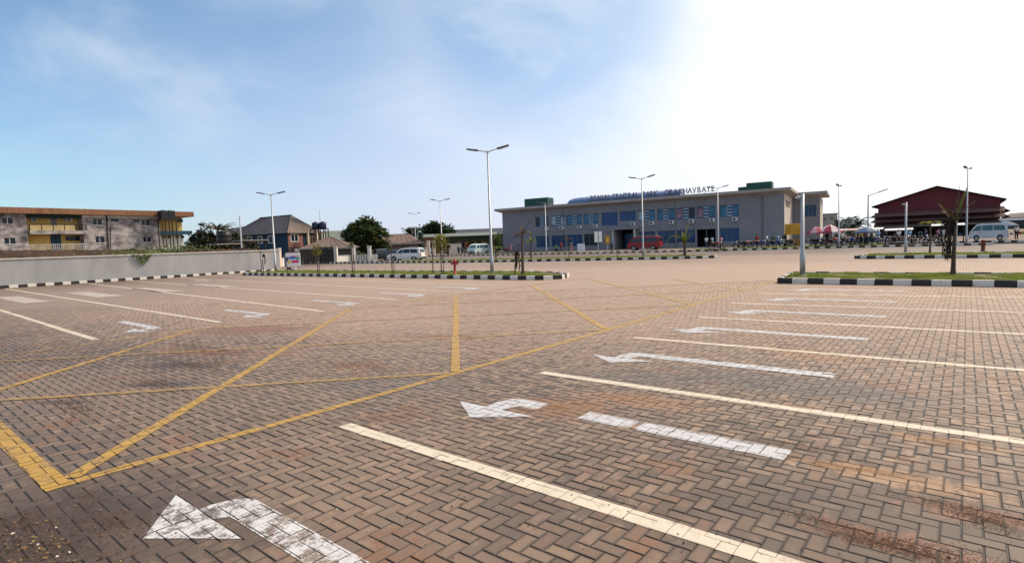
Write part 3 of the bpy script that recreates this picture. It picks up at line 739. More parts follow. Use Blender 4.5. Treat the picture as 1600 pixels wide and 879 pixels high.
# wing set back on the east side
ys = 14.0
sw1 = T.uv(1281, 350, ys)[0]
m = MB(); wz = [(T.uv(1256.5, 330, ys)[0], 4.6, T.uv(1275.5, 330, ys)[0], 6.5)]
wall_holes(m, 0.02, sw1, 0, Htop - .8, wz, ys, .25); m.build('wing_wall', tw, term)
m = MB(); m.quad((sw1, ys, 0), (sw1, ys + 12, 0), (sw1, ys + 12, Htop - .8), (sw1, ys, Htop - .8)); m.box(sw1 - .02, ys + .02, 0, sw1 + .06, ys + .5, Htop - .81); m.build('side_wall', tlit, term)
m = MB(); m.box(o_ * .9 + .01, ys - 1, Htop - .43, sw1 + 1.1, ys + 13, Htop - .01)
m.quad((1.0, ys - .02, Htop - .83), (sw1 + .02, ys - .02, Htop - .83), (sw1 + 1.06, ys - .96, Htop - .435), (1.0, ys - .96, Htop - .435)); m.build('wing_roof', troof, term)
a, z0, b, z1 = wz[0]; m = MB(); m.box(a, ys + .15, z0, b, ys + .2, z1); wo = m.build('window', glass, term)
m = MB()
for q in range(4): x = a + (b - a - .06) * q / 3; m.box(x, ys + .08, z0, x + .06, ys + .148, z1)
m.build('frame', alum, wo)
for yy in (2.6, 5.0, 7.4):
    m = MB(); m.box(0.031, yy, 6.0, 0.06, yy + .9, 7.0); m.build('vent_window', glassd, term)
# blue barrel canopy on the roof and the lettering before it
ve0, ve1 = T.uv(887, 311, 2)[0], T.uv(1066, 300, 2)[0]
m = MB(); nseg, rad = 12, 1.55
def arcp(s, k, r): an = math.pi * k / nseg; return (s, 2.2 - math.cos(an) * r * 1.1, Htop + math.sin(an) * r * .78)
st = [(ve0, .35), (ve0 + .5, .72), (ve0 + 1.3, .92), (ve0 + 2.4, 1.0)] + [(ve0 + 2.4 + (ve1 - ve0 - 2.4) * q / 14, 1.0) for q in range(1, 15)]
for (s0, r0), (s1, r1) in zip(st, st[1:]):
    for k in range(nseg): m.quad(arcp(s0, k, rad * r0), arcp(s1, k, rad * r1), arcp(s1, k + 1, rad * r1), arcp(s0, k + 1, rad * r0))
m.quad(*[arcp(ve1, k, rad) for k in range(nseg + 1)]); m.quad(*[arcp(ve0, k, rad * .35) for k in range(nseg + 1)][::-1])
cb_ = m.build('barrel_roof', mat('blue_polycarbonate', (0.075, 0.12, 0.27), 0.3, c2=(0.10, 0.16, 0.33), scale=.5), term)
m = MB()
for s0, r0 in st[4:]:
    m.tube([arcp(s0, k, rad * r0 + .02) for k in range(nseg + 1)], .035, 5)
m.build('roof_rib', mat('rib_blue', (0.05, 0.09, 0.22), .4), cb_)
ltr = mat('letter_dark', (0.085, 0.09, 0.12), 0.5, .1)
GLYPH = {}
def letter_mesh(ch):
    if ch not in GLYPH:
        cu = bpy.data.curves.new('glyph', 'FONT'); cu.body = ch; cu.size = 1.22; cu.extrude = .05; cu.offset = .018
        o = bpy.data.objects.new('glyph', cu); col.objects.link(o)
        me = bpy.data.meshes.new_from_object(o.evaluated_get(bpy.context.evaluated_depsgraph_get()))
        bpy.data.objects.remove(o); bpy.data.curves.remove(cu)
        me.materials.clear(); me.materials.append(ltr); GLYPH[ch] = me
    return GLYPH[ch]
def sign_letters(text, x0, x1):
    n = len(text)
    for k, ch in enumerate(text):
        if ch == ' ': continue
        px = x0 + (x1 - x0) * k / n
        s_ = T.uv(px, 300, .2)[0]; s2 = T.uv(px + (x1 - x0) / n, 300, .2)[0]
        o = link('letter', letter_mesh(ch), sign)
        w_ = {'I': .35, ',': .3}.get(ch, .82)
        o.location = (s_ + ((s2 - s_) - w_) / 2, 0.0, 0); o.rotation_euler = (R(90), 0, 0); o.scale = (.86, 1, 1)
sign = bpy.data.objects.new('roof_sign', None); col.objects.link(sign)
TF = fempty('tmp', T, None, None)
sign.matrix_world = TF.matrix_world @ Matrix.Translation((0, .2, Htop + .34)); bpy.data.objects.remove(TF)
tag(sign, 'free standing capital letters BENIN CENTRAL PARK, OBAKHAVBAYE along the roof edge', 'sign', kind='thing')
sign_letters('BENIN', 922, 951); sign_letters('CENTRAL', 956, 1000); sign_letters('PARK,', 1004, 1034); sign_letters('OBAKHAVBAYE', 1038, 1119)
m = MB()
m.tube([(T.uv(922, 305, .25)[0], .06, -.42), (T.uv(922, 305, .25)[0], .06, .02)], .03, 5); m.box(T.uv(921, 305, .25)[0], .045, -.05, T.uv(1119, 300, .25)[0], .075, 0)
for q in range(12): x = T.uv(922 + q * 17.9, 303, .25)[0]; m.box(x - .025, .04, -.42, x + .025, .08, -.051)
m.build('sign_rail', alum, sign)
tankg = mat('green_tank', (0.008, 0.060, 0.048), 0.5, .2, 1.2)
def tank_box(x0, x1, y0, y1, yo, label, low=None):
    s0, s1 = T.uv(x0, (y0 + y1) / 2, yo)[0], T.uv(x1, (y0 + y1) / 2, yo)[0]
    zt = T.uv((x0 + x1) / 2, y0, yo)[1]
    p = T.o + T.u * ((s0 + s1) / 2) + T.n * (yo + 1.2)
    e = empty('water_tank', (p.x, p.y, Htop), label, 'water tank', T.rz)
    h = zt - Htop; w2 = (s1 - s0) / 2
    m = MB(); m.bevbox(-w2, -1.2, .12, w2, 1.2, h, .06)
    nb = max(3, int(w2 * 2 / .9))
    for q in range(nb + 1): x = -w2 + (2 * w2 - .06) * q / nb; m.box(x, -1.23, .14, x + .06, -1.202, h - .06)
    m.build('tank_body', tankg, e)
    m = MB(); m.box(-w2 - .05, -1.3, 0, w2 + .05, 1.3, .119); m.build('base', alum, e)
    m = MB(); m.tube([(w2 * .3, .3, h - .01), (w2 * .3, .3, h + .1)], .3, 12); m.build('lid', tankg, e)
    if low:
        a, b, yy = low; q0, q1 = T.uv(a, yy, yo)[0] - (s0 + s1) / 2, T.uv(b, yy, yo)[0] - (s0 + s1) / 2; zt2 = T.uv((a + b) / 2, yy, yo)[1] - Htop
        m = MB(); m.bevbox(q0, -1.1, 0.0, q1, 1.1, zt2, .05) if q1 < -w2 - .06 else m.bevbox(q0, -1.1, 0, -w2 - .06, 1.1, zt2, .05); m.build('tank_body', tankg, e)
    return e
tank_box(819.5, 856, 309.5, 321, 3.0, 'dark green panel water tank on the roof at the far corner of the bus station')
tank_box(1166, 1206, 284.5, 295, 3.5, 'stepped dark green water tanks on the roof beyond the lettering', (1153, 1166, 292))
# yellow booth beside the station
p = W(1241, 384.5, FT)
e = empty('booth', p, 'yellow roofed kiosk on posts beside the end wall of the bus station', 'kiosk', T.rz)
yel = mat('booth_yellow', (0.55, 0.27, 0.02), .6, .15, 1.5)
m = MB(); m.bevbox(-1.05, -.8, 1.5, 1.05, .8, 2.9, .06); m.build('roof', yel, e)
for x, y in ((-.95, -.7), (.95, -.7), (-.95, .7), (.95, .7)): m = MB(); m.box(x - .06, y - .06, 0, x + .06, y + .06, 1.499); m.build('leg', yel, e)
m = MB(); m.box(-.9, .2, 0, .9, .74, .95); m.build('counter', mat('booth_counter', (.35, .2, .05), .7), e)

# ------------------------------------------------------------------ old yellow block behind the wall
Bf = Frame((-116.9 + 0.0, 16.9), (-0.147, 0.989)) if False else Frame((-118.6, 16.9), (-0.10, 0.995))
stain = mat('mouldy_render', (0.11, 0.098, 0.10), 0.95, c2=(0.46, 0.41, 0.40), scale=0.8, bump=.2, stretch=(1, 1, 1.3), contrast=(.36, .66))
ywall = mat('ochre_render', (0.70, 0.46, 0.14), .85, c2=(0.55, 0.36, 0.11), scale=.5)
teal = mat('teal_band', (0.012, 0.055, 0.058), .8, .2)
rust = mat('rusty_sheet', (0.30, 0.145, 0.075), .8, c2=(0.20, 0.095, 0.055), scale=1.2, stretch=(1, 1, .2))
whit = mat('whitewash', (.80, .77, .74), .85, c2=(.4, .37, .36), scale=1.5)
bluep = mat('blue_door', (0.010, 0.055, 0.10), .6, .2)
brown = mat('dark_brown', (0.03, 0.02, 0.016), .9, .3)
apt = fempty('apartment_block', Bf, 'long old mould stained block with ochre balcony bays and rusty roof edge', 'building')
u = lambda x, y, yo=0.0: Bf.uv(x, y, yo)
s_l = u(-60, 360)[0]; Htp = 10.25; zt = u(150, 334.9)[1]
sA, sB, sC, sD, sE = u(43, 360)[0], u(130, 360)[0], u(250, 360)[0], u(291, 360)[0], u(291, 360)[0]
wn_ = [(3.5, 20, 339, 349.5), (7, 24, 371, 381)]; wnB = [(145.5, 159, 341, 351.5), (149.5, 163, 369, 379), (173, 185, 342, 346), (208.5, 218, 342.5, 347), (221.5, 233.5, 342.5, 352), (224, 235.5, 369.5, 378)]
def rects(l, yo=0): return [Bf.rect(a, c, b, d, yo) for a, b, c, d in l]
hA, hB = rects(wn_), rects(wnB)
m = MB(); wall_holes(m, s_l, sA, 0, zt, hA, 0, .25); m.quad((sA, 0, 0), (sA, 2.2, 0), (sA, 2.2, zt), (sA, 0, zt)); m.build('stained_wall', stain, apt)
m = MB(); wall_holes(m, sB, sC, 0, zt, hB, 0, .25)
m.quad((sB, 0, 0), (sB, 2.2, 0), (sB, 2.2, zt), (sB, 0, zt)); m.quad((sC, 0, 0), (sC, 2, 0), (sC, 2, zt), (sC, 0, zt))
m.build('stained_wall', stain, apt)
m = MB(); zb = 1.9
dz_ = u(88, 387, zb)[1]
m.quad((sA, zb, 0), (sB, zb, 0), (sB, zb, zt), (sA, zb, zt)); m.build('ochre_wall', ywall, apt); m = MB(); m.quad((sC, zb - .4, 0), (sD, zb - .4, 0), (sD, zb - .4, zt), (sC, zb - .4, zt)); m.quad((sD, zb - .4, 0), (sD, 9, 0), (sD, 9, zt), (sD, zb - .4, zt))
m.build('ochre_wall', ywall, apt)
m = MB(); m.box(s_l, .3, 0, sA - .02, 9, zt); m.box(sB + .02, .3, 0, sC - .02, 9, zt); m.box(sA - .01, 2.0, 0, sB + .01, 9, zt - .01); m.build('core', brown, apt)
m = MB(); m.box(s_l, -1.1, u(150, 335.4, -1.1)[1], u(303, 336, -1.1)[0], 10, u(150, 326.9, -1.1)[1]); ro = m.build('roof', rust, apt)
m = MB(); q0, q1 = u(150, 335.4, -1.1)[1] + .05, u(150, 326.9, -1.1)[1] - .03; se = u(303, 336, -1.1)[0]
x = s_l
while x < se - .1: m.box(x, -1.14, q0, x + .10, -1.102, q1); x += .33
tag(m.build('roof_sheet_ribs', rust, ro), kind='stuff')
m = MB(); m.box(sA + .01, .5, u(88, 340, .5)[1], sB - .01, 1.88, zt - .02); m.build('teal_band', teal, apt)
m = MB(); m.box(sB + .03, -.04, u(190, 340.5)[1], sC - .03, -.003, zt - .02); m.build('white_band', whit, apt)
for rc in hA + hB:
    s0, z0, s1, z1 = rc
    m = MB(); m.box(s0, .18, z0, s1, .22, z1); wo = m.build('window', glassd, apt)
    if s1 - s0 > 1.0 and z1 - z0 > .7:
        m = MB(); m.box((s0 + s1) / 2 - .04, .12, z0, (s0 + s1) / 2 + .04, .178, z1); m.box(s0, .12, z1 - .07, s1, .178, z1); m.box(s0 - .08, -.06, z0 - .09, s1 + .08, .1, z0 - .005); m.build('frame', whit, wo)
rc = Bf.rect(79, 339, 88.5, 349.5, zb); m = MB(); m.box(rc[0], zb - .05, rc[1] - 1.0, rc[2], zb - .004, rc[3]); m.build('door', mat('grey_shutter', (.20, .19, .22), .6), apt)
rc = Bf.rect(79, 366.5, 95.5, 388, zb); m = MB(); m.box(rc[0], zb - .06, rc[1] - .6, rc[2], zb - .004, rc[3]); do = m.build('door', bluep, apt)
m = MB(); m.box((rc[0] + rc[2]) / 2 - .04, zb - .09, rc[1] - .6, (rc[0] + rc[2]) / 2 + .04, zb - .062, rc[3]); m.build('door_frame', brown, do)
rc = Bf.rect(102, 368.5, 128.5, 375.8, zb); m = MB(); m.box(rc[0], zb - .05, rc[1], rc[2], zb - .005, rc[3]); m.build('window', glassd, apt)
for a, b, c, d in ((49, 57, 340, 346), (103, 112.5, 340.5, 345.5)):
    rc = Bf.rect(a, c, b, d, zb - .4); m = MB(); m.box(rc[0], zb - .5, rc[1], rc[2], zb - .01, rc[3]); ao = m.build('air_conditioner', acw, apt)
    m = MB(); m.box(rc[0] + .1, zb - .53, rc[1] + .1, rc[0] + .62, zb - .502, rc[3] - .1); m.build('fan_grille', acg, ao)
# balcony
bz0, bz1, brl = u(90, 365.5, -.6)[1], u(90, 360, -.6)[1], u(90, 349.6, -.6)[1]
b0, b1 = u(46.5, 360, -.6)[0], u(136, 360, -.6)[0]
bal = MB().box(b0, -.6, bz0, b1, zb - .01, bz1).build('balcony', stain, apt)
m = MB(); m.box(b0 + .05, -.55, bz1 + .002, b1 - 1.6, -.45, bz1 + (brl - bz1) * .78); m.build('balcony_panel', mat('balcony_cream', (.50, .37, .17), .8, c2=(.33, .25, .14), scale=.7), bal)
m = MB(); m.box(b0, -.6, brl - .07, b1, -.52, brl)
for k in range(6): x = b0 + (b1 - b0 - .1) * k / 5; m.box(x, -.58, bz1 + .001, x + .1, -.5, brl - .071)
k = b1 - 1.5
while k < b1 - .15: m.box(k, -.57, bz1 + .003, k + .05, -.52, brl - .072); k += .22
m.build('balcony_rail', brown, bal)
m = MB(); y0r = u(90, 391, -1.6)[1]; y1r = u(90, 381, -1.6)[1]; r0, r1 = u(40, 386, -1.6)[0], u(136, 386, -1.6)[0]
m.box(r0, -1.63, y1r - .06, r1, -1.57, y1r); k = r0
while k < r1: m.box(k, -1.62, y0r - 1, k + .06, -1.58, y1r - .061); k += .26
m.build('railing', whit, apt)
m = MB(); m.tube([(u(166.5, 340)[0], -.09, zt), (u(168.5, 389)[0], -.09, 0)], .11, 6); m.build('drainpipe', brown, apt); m = MB(); m.tube([(u(171, 340)[0], -.08, zt - 2), (u(171, 389)[0], -.08, 0)], .05, 6); m.build('drainpipe', brown, apt)
m = MB(); m.box(sC + .02, zb - 1.9, u(270, 366)[1], sD + 1.1, zb - .42, u(270, 360.5)[1]); m.build('balcony', bluep, apt)
m = MB(); m.box(sC + .3, zb - .43, u(270, 383)[1] - 2, sD - .05, zb - .405, u(270, 367)[1]); m.build('lower_wall', creamw, apt)
for a, b, c, d in ((254, 258, 368, 372), (262, 267, 368, 372), (275, 279, 368, 372), (283, 288, 368, 372), (277, 286, 341.5, 347)):
    rc = Bf.rect(a, c, b, d, zb - .5); m = MB(); m.box(rc[0], zb - .47, rc[1], rc[2], zb - .432, rc[3]); m.build('window', glassd, apt)
blackm = mat('black_tank', (0.010, 0.010, 0.013), .45, .3, 1)
def tank_tower(loc, rz, label, z, w2, d2, h, n, m_, legs=6, lr=.07, mast=0, round_=False):
    e = empty('tank_tower', loc, label, 'water tank', rz)
    for k in range(n):
        x0 = -w2 + 2 * w2 * k / n
        m = MB()
        if round_:
            cxx = x0 + w2 / n; rr_ = w2 / n * .97
            m.lathe([(rr_ * .95, 0), (rr_, .08), (rr_, h * .30), (rr_ * 1.02, h * .32), (rr_, h * .34), (rr_, h * .62), (rr_ * 1.02, h * .64), (rr_, h * .66), (rr_, h * .86), (rr_ * .8, h * .95), (rr_ * .3, h)], (cxx, 0, z), 18)
        else: m.bevbox(x0 + .03, -d2, z, x0 + 2 * w2 / n - .03, d2, z + h, .12)
        t_ = m.build('tank_body', m_, e, smooth=round_)
        m = MB(); m.tube([(x0 + w2 / n, 0, z + h - .02), (x0 + w2 / n, 0, z + h + .08)], .25, 10); m.build('lid', m_, t_)
    m = MB(); m.box(-w2 - .1, -d2 - .1, z - .16, w2 + .1, d2 + .1, z - .004); m.build('platform', brown, e)
    for k in range(legs // 2):
        for y in (-d2, d2):
            x = -w2 + 2 * w2 * k / max(1, legs // 2 - 1); m = MB(); m.box(x - lr, y - lr, 0, x + lr, y + lr, z - .161); m.build('leg', brown, e)
    m = MB()
    for zz in (z * .33, z * .66): m.box(-w2, -d2 - .03, zz, w2, -d2 + .03, zz + .07)
    m.build('brace', brown, e)
    if mast: m = MB(); m.tube([(.2, 0, z + h), (.2, 0, z + h + mast)], .03, 5); m.build('mast', alum, e)
    return e
p = Bf.o + Bf.u * u(262, 360, -2.2)[0] - Bf.n * 2.2
tank_tower(p, Bf.rz, 'twin black water tanks on tall dark posts before the old ochre block', u(262, 342.5, -2.2)[1], (u(273, 335, -2.2)[0] - u(251, 335, -2.2)[0]) / 2, .8, u(262, 329, -2.2)[1] - u(262, 342.5, -2.2)[1], 2, blackm)

# ------------------------------------------------------------------ boundary wall on the left and things behind it
e = empty('boundary_wall', (-51.45, 0, 0), 'long plain grey rendered boundary wall with coping above the striped kerb', 'wall')
m = MB(); m.box(-.11, -16, -.05, .11, 27.2, 1.93); m.build('wall', wallgrey, e)
m = MB(); m.box(-.17, -16, 1.932, .17, 27.2, 2.05); m.build('coping', capm, e)
p = W(436.3, 417)
def pillar(px, py, top, wpx, m_, label, rz=.35, name='gate_pillar'):
    p = W(px, py); z = EYE
    dpt = (Vector((p.x, p.y, 0)) - Vector((0, 0, 0))).dot(Vector(CAM[2])); k = dpt / FPX
    wd = wpx * k; hz_ = None
    d = ray(px, top); t = math.hypot(p.x, p.y) / math.hypot(d.x, d.y); h = EYE + d.z * t
    e = empty(name, p, label, 'pillar', rz)
    m = MB(); m.box(-wd / 2, -wd / 2, -.05, wd / 2, wd / 2, h - .12); m.build('shaft', m_, e)
    m = MB(); m.bevbox(-wd / 2 - .05, -wd / 2 - .05, h - .118, wd / 2 + .05, wd / 2 + .05, h, .04); m.build('cap', capm, e)
    return p, h
pillar(436.3, 417, 387.5, 6.2, cream, 'cream pillar closing the grey boundary wall beside the lamp post')
e = empty('banner', W(426.5, 421.5), 'narrow blank white banner fixed at the end of the grey wall', 'banner', R(80))
m = MB(); m.box(-.22, -.02, .9, .22, .02, 2.1); m.build('panel', whit, e); m = MB(); m.box(-.24, -.015, 0, -.2, .015, 2.12); m.box(.2, -.015, 0, .24, .015, 2.12); m.build('frame', galv, e)
e = empty('old_wall', (-55.5, 0, 0), 'older rusty brown wall rising behind the grey boundary wall', 'wall')
m = MB()
pts = [(-16, 2.75), (2, 2.72), (5, 2.68), (9, 2.62), (14, 2.5), (18, 2.38), (22, 2.25), (27, 2.2)]
for (a, za), (b, zb2) in zip(pts, pts[1:]):
    m.quad((.12, a, -.05), (.12, b, -.05), (.12, b, zb2), (.12, a, za)); m.quad((-.12, a, za), (.12, a, za), (.12, b, zb2), (-.12, b, zb2)); m.quad((-.12, a, -.05), (-.12, b, -.05), (-.12, b, zb2), (-.12, a, za))
m.build('wall', oldbrown, e)
m = MB(); rr = random.Random(5)
for k in range(90):
    y = rr.uniform(0, 26); z = 2.62 - max(0, (y - 6)) * .021; m.box(-.1 + rr.uniform(-.05, .05), y, z - .1, .1, y + rr.uniform(.1, .35), z + rr.uniform(.02, .12))
tag(m.build('broken_blocks', oldbrown, e), kind='stuff')

# ------------------------------------------------------------------ street lamps
def lamp_double():
    e = empty('street_lamp', (0, 0, 0), 'lamp', 'street lamp', 0, 'double armed street lamps')
    H = 7.35
    MB().tube([(0, 0, 0), (0, 0, .9), (0, 0, .94), (0, 0, H)], [.105, .105, .078, .042], 10).build('pole', galv, e, smooth=True)
    m = MB(); m.bevbox(-.17, -.17, 0, .17, .17, .03, .01)
    for x in (-.12, .12):
        for y in (-.12, .12): m.tube([(x, y, .03), (x, y, .06)], .018, 6)
    m.build('base_plate', galv, e)
    for s in (-1, 1):
        a = MB().tube([(0, 0, H - .12), (s * .25, 0, H - .03), (s * .62, 0, H + .05)], [.035, .03, .026], 8).build('arm', galv, e, smooth=True)
        m = MB(); m.extr([(s * .58, -.11, H + .015), (s * .72, -.14, H + .02), (s * 1.22, -.11, H + .13), (s * 1.25, -.05, H + .15), (s * 1.25, .05, H + .15), (s * 1.22, .11, H + .13), (s * .72, .14, H + .02), (s * .58, .11, H + .015)], (0, 0, .085))
        h = m.build('lamp_head', lampdark, e)
        m = MB(); m.quad((s * .76, -.1, H + .02), (s * 1.18, -.085, H + .113), (s * 1.18, .085, H + .113), (s * .76, .1, H + .02)); m.build('lens', lampglass, h)
    return e
LM = lamp_double()
def put_lamp(px, py, z, rz, label, first=False, top=None):
    p = W(px, py, z)
    s = 1.0
    if top is not None:
        d = ray(*top); t = math.hypot(p.x, p.y) / math.hypot(d.x, d.y); s = (EYE + d.z * t - z) / 7.35
    if first: LM.location = p; LM.rotation_euler = (0, 0, rz); LM['label'] = label; LM.scale = (1, 1, s); return LM
    return copy_tree(LM, p, rz, label, (1, 1, s))
IS = KH - .045
put_lamp(769, 427, IS, R(22), 'tallest looking double armed street lamp, on the island beside the red hydrant', True, (760, 235))
put_lamp(431, 424.5, 0.1, R(38), 'double armed street lamp standing before the cream pillar at the end of the grey wall', False, (424, 303))
put_lamp(691.5, 404.5, IS, R(40), 'double armed street lamp behind the bushy yellow sapling', False, (686, 313))
put_lamp(1005, 401, IS, R(5), 'double armed street lamp in front of the red van', False, (1002.6, 278))
p4 = W(650.5, 401); put_lamp(650.5, 399.5, 0, R(38), 'double armed street lamp rising behind the white parked car', False, (646, 334))
put_lamp(854, 397.3, FT, R(18), 'double armed street lamp at the kerb before the left windows of the bus station', False, (848, 317))
put_lamp(1122.3, 390, FT, R(10), 'double armed street lamp before the last letter of the roof sign', False, (1120.6, 293))
put_lamp(1510, 381, FT, R(78), 'street lamp seen end on before the red gabled hall', False, (1512, 264))
put_lamp(1310.5, 385, FT, R(90), 'street lamp seen end on standing between the bus station and the red hall', False, (1311, 291))
# single armed lamp
p = W(1356, 381, FT)
e = empty('street_lamp', p, 'single armed street lamp with raised arm beside the red gabled hall', 'street lamp', R(-10))
d = ray(1353, 305); t = math.hypot(p.x, p.y) / math.hypot(d.x, d.y); Hh = EYE + d.z * t - FT
MB().tube([(0, 0, 0), (0, 0, Hh)], [.12, .06], 8).build('pole', galv, e); MB().tube([(0, 0, Hh - .1), (.5, 0, Hh + .05), (1.2, 0, Hh + .25)], .04, 6).build('arm', galv, e)
h = MB().extr([(1.1, -.13, Hh + .2), (2.1, -.1, Hh + .5), (2.1, .1, Hh + .5), (1.1, .13, Hh + .2)], (0, 0, .1)).build('lamp_head', mat('lamp_pale', (.4, .4, .41), .5), e)
# low posts with a small spotlight
def low_post(px, py, z, top, label, side, rz):
    p = W(px, py, z); d = ray(*top); t = math.hypot(p.x, p.y) / math.hypot(d.x, d.y); Hh = EYE + d.z * t - z
    e = empty('light_post', p, label, 'lamp post', rz)
    MB().tube([(0, 0, 0), (0, 0, .8), (0, 0, .84), (0, 0, Hh)], [.10, .10, .075, .062], 12).build('pole', galv, e, smooth=True)
    MB().bevbox(-.15, -.15, 0, .15, .15, .03, .01).build('base_plate', galv, e)
    m = MB(); m.tube([(0, 0, Hh - .14), (side * .12, 0, Hh - .09)], .022, 6); m.build('arm', galv, e)
    m = MB(); m.extr([(side * .08, -.075, Hh - .2), (side * .24, -.075, Hh - .16), (side * .24, .075, Hh - .16), (side * .08, .075, Hh - .2)], (0, 0, .10)); h = m.build('lamp_head', galv, e)
    m = MB(); m.quad((side * .09, -.06, Hh - .203), (side * .23, -.06, Hh - .168), (side * .23, .06, Hh - .168), (side * .09, .06, Hh - .203)); m.build('lens', lampglass, h)
low_post(1254, 430.5, IS, (1247, 303), 'short grey post with a small spotlight at the end of the nearest grassy kerb island', -1, R(-40))
low_post(1415, 394, IS, (1415, 316), 'short grey post with a round knob head in the second island before the red hall', -1, R(-10))
p = W(1494, 380.5, FT); e = empty('light_post', p, 'thin grey post half hidden behind the leaning palm trunk', 'lamp post', 0)
MB().tube([(0, 0, 0), (0, 0, 3.6)], [.09, .07], 8).build('pole', galv, e)
p = W(377.5, 390); p = Vector((-60, 0, 0)); d = ray(378, 391); t = -60 / d.x; p = Vector((-60, d.y * t, 0)); d2 = ray(375.5, 337); Hh = EYE + d2.z * t
e = empty('utility_pole', p, 'plain pale pole rising behind the grey wall before the dark roofed house', 'pole', 0); MB().tube([(0, 0, 0), (0, 0, Hh)], [.09, .07], 8).build('pole', mat('pale_pole', (.6, .6, .6), .6), e)
p = W(543.5, 404); d2 = ray(541, 361); t = math.hypot(p.x, p.y) / math.hypot(d2.x, d2.y); Hh = EYE + d2.z * t
e = empty('utility_pole', p, 'grey wooden pole before the big dark tree', 'pole', 0); MB().tube([(0, 0, 0), (-.15, 0, Hh)], [.15, .1], 8).build('pole', mat('weathered_pole', (.22, .2, .18), .9), e)

# ------------------------------------------------------------------ hydrants and signs
redp = mat('hydrant_red', (0.36, 0.022, 0.018), .5, .15, 4)
e = empty('fire_hydrant', W(711, 428.5, IS), 'red fire hydrant pillar with two side outlets on the long grass island', 'hydrant', R(40))
MB().lathe([(.115, 0), (.115, .04), (.07, .05), (.062, .48), (.085, .50), (.085, .53), (.062, .55), (.062, .70)], n=14).build('barrel', redp, e, smooth=True)
MB().lathe([(.11, .70), (.11, .74), (.095, .80), (.05, .85), (.025, .86), (.025, .92)], n=14).build('bonnet', redp, e, smooth=True)
for s in (-1, 1):
    m = MB(); m.tube([(s * .05, 0, .62), (s * .15, 0, .62)], .05, 10); m.tube([(s * .15, 0, .62), (s * .21, 0, .62)], .068, 10); m.build('outlet', redp, e)
MB().tube([(-.0, 0, .80), (0, -.16, .80)], .04, 8).build('outlet', redp, e)
redd = mat('rust_red', (0.14, 0.030, 0.020), .7, .2, 3)
e = empty('fire_hydrant', W(1536, 393.8, IS), 'plain dull red standpipe on the second island before the white minibus', 'hydrant', 0)
MB().lathe([(.24, 0), (.22, .05), (.115, .07), (.11, .66), (.13, .68), (.13, .76), (.06, .80)], n=12).build('barrel', redd, e, smooth=True)
whp = mat('white_board', (.72, .72, .72), .5, .04)
e = empty('sign', W(935, 402.5, IS), 'sign of two upright white boards on one post before the bus station', 'sign', R(55))
MB().tube([(0, 0, 0), (0, 0, 2.5)], .04, 8).build('post', galv, e)
for x in (-.22, .22): MB().box(x - .16, -.09, 1.5, x + .16, -.05, 2.5).build('board', whp, e)
e = empty('sign', W(949.5, 395.5, FT), 'tall yellow sign on a grey post at the kerb of the bus station', 'sign', R(20))
MB().tube([(0, 0, 0), (0, 0, 1.2)], .06, 8).build('post', galv, e); b_ = MB().bevbox(-.32, -.08, 1.2, .32, .08, 2.2, .05).build('board', mat('sign_amber', (.40, .17, .02), .5), e)
MB().box(-.16, -.1, 1.35, .16, -.081, 1.95).build('panel', mat('sign_yellow', (.72, .48, .08), .5), b_)
e = empty('notice_board', W(908, 394.5, FT), 'plain white board standing against the lower windows of the bus station', 'board', R(8))
MB().box(-.55, -.04, .25, .55, .04, 1.3).build('panel', whp, e)
for x in (-.5, .5): MB().box(x - .03, -.03, 0, x + .03, .03, .249).build('leg', galv, e)
# colourful advertising cabinet by the gate
p = W(459.5, 417.2)
e = empty('advert_board', p, 'white advertising cabinet printed with coloured patches beside the dark gate', 'billboard', R(58))
k = 0.0829
MB().box(-.82, -.3, .12, .72, .3, 1.66).build('cabinet', mat('advert_white', (.74, .73, .76), .5, .04), e)
MB().box(-.74, -.29, 1.662, .70, .29, 1.75).build('lid', mat('advert_maroon', (.22, .03, .05), .6), e)
MB().box(-1.0, -.2, .10, -.823, .28, 1.5).build('side_panel', mat('advert_bluegrey', (.14, .16, .26), .6), e)
for x0, z0, x1, z1, c, nm in ((-.55, .95, .25, 1.2, (.04, .18, .45), 'print'), (-.3, 1.2, .55, 1.3, (.55, .06, .20), 'print'), (-.62, .48, -.28, .8, (.70, .55, .08), 'print'), (-.2, .5, .55, .78, (.62, .03, .18), 'print'), (.28, .8, .62, 1.15, (.05, .35, .28), 'print'), (-.25, .8, .1, .94, (.25, .55, .65), 'print'), (-.8, .7, -.56, 1.2, (.05, .06, .2), 'print'), (.1, .8, .27, .93, (.75, .35, .6), 'print')):
    MB().box(x0, -.306, z0, x1, -.3005, z1).build(nm, mat('print_%d' % int(x0 * 100 + z0 * 1000), c, .5, .25, 6), e)
m = MB()
for x in (-.7, .6): m = MB(); m.box(x - .05, -.2, 0, x + .05, .2, .119); m.build('leg', galv, e)

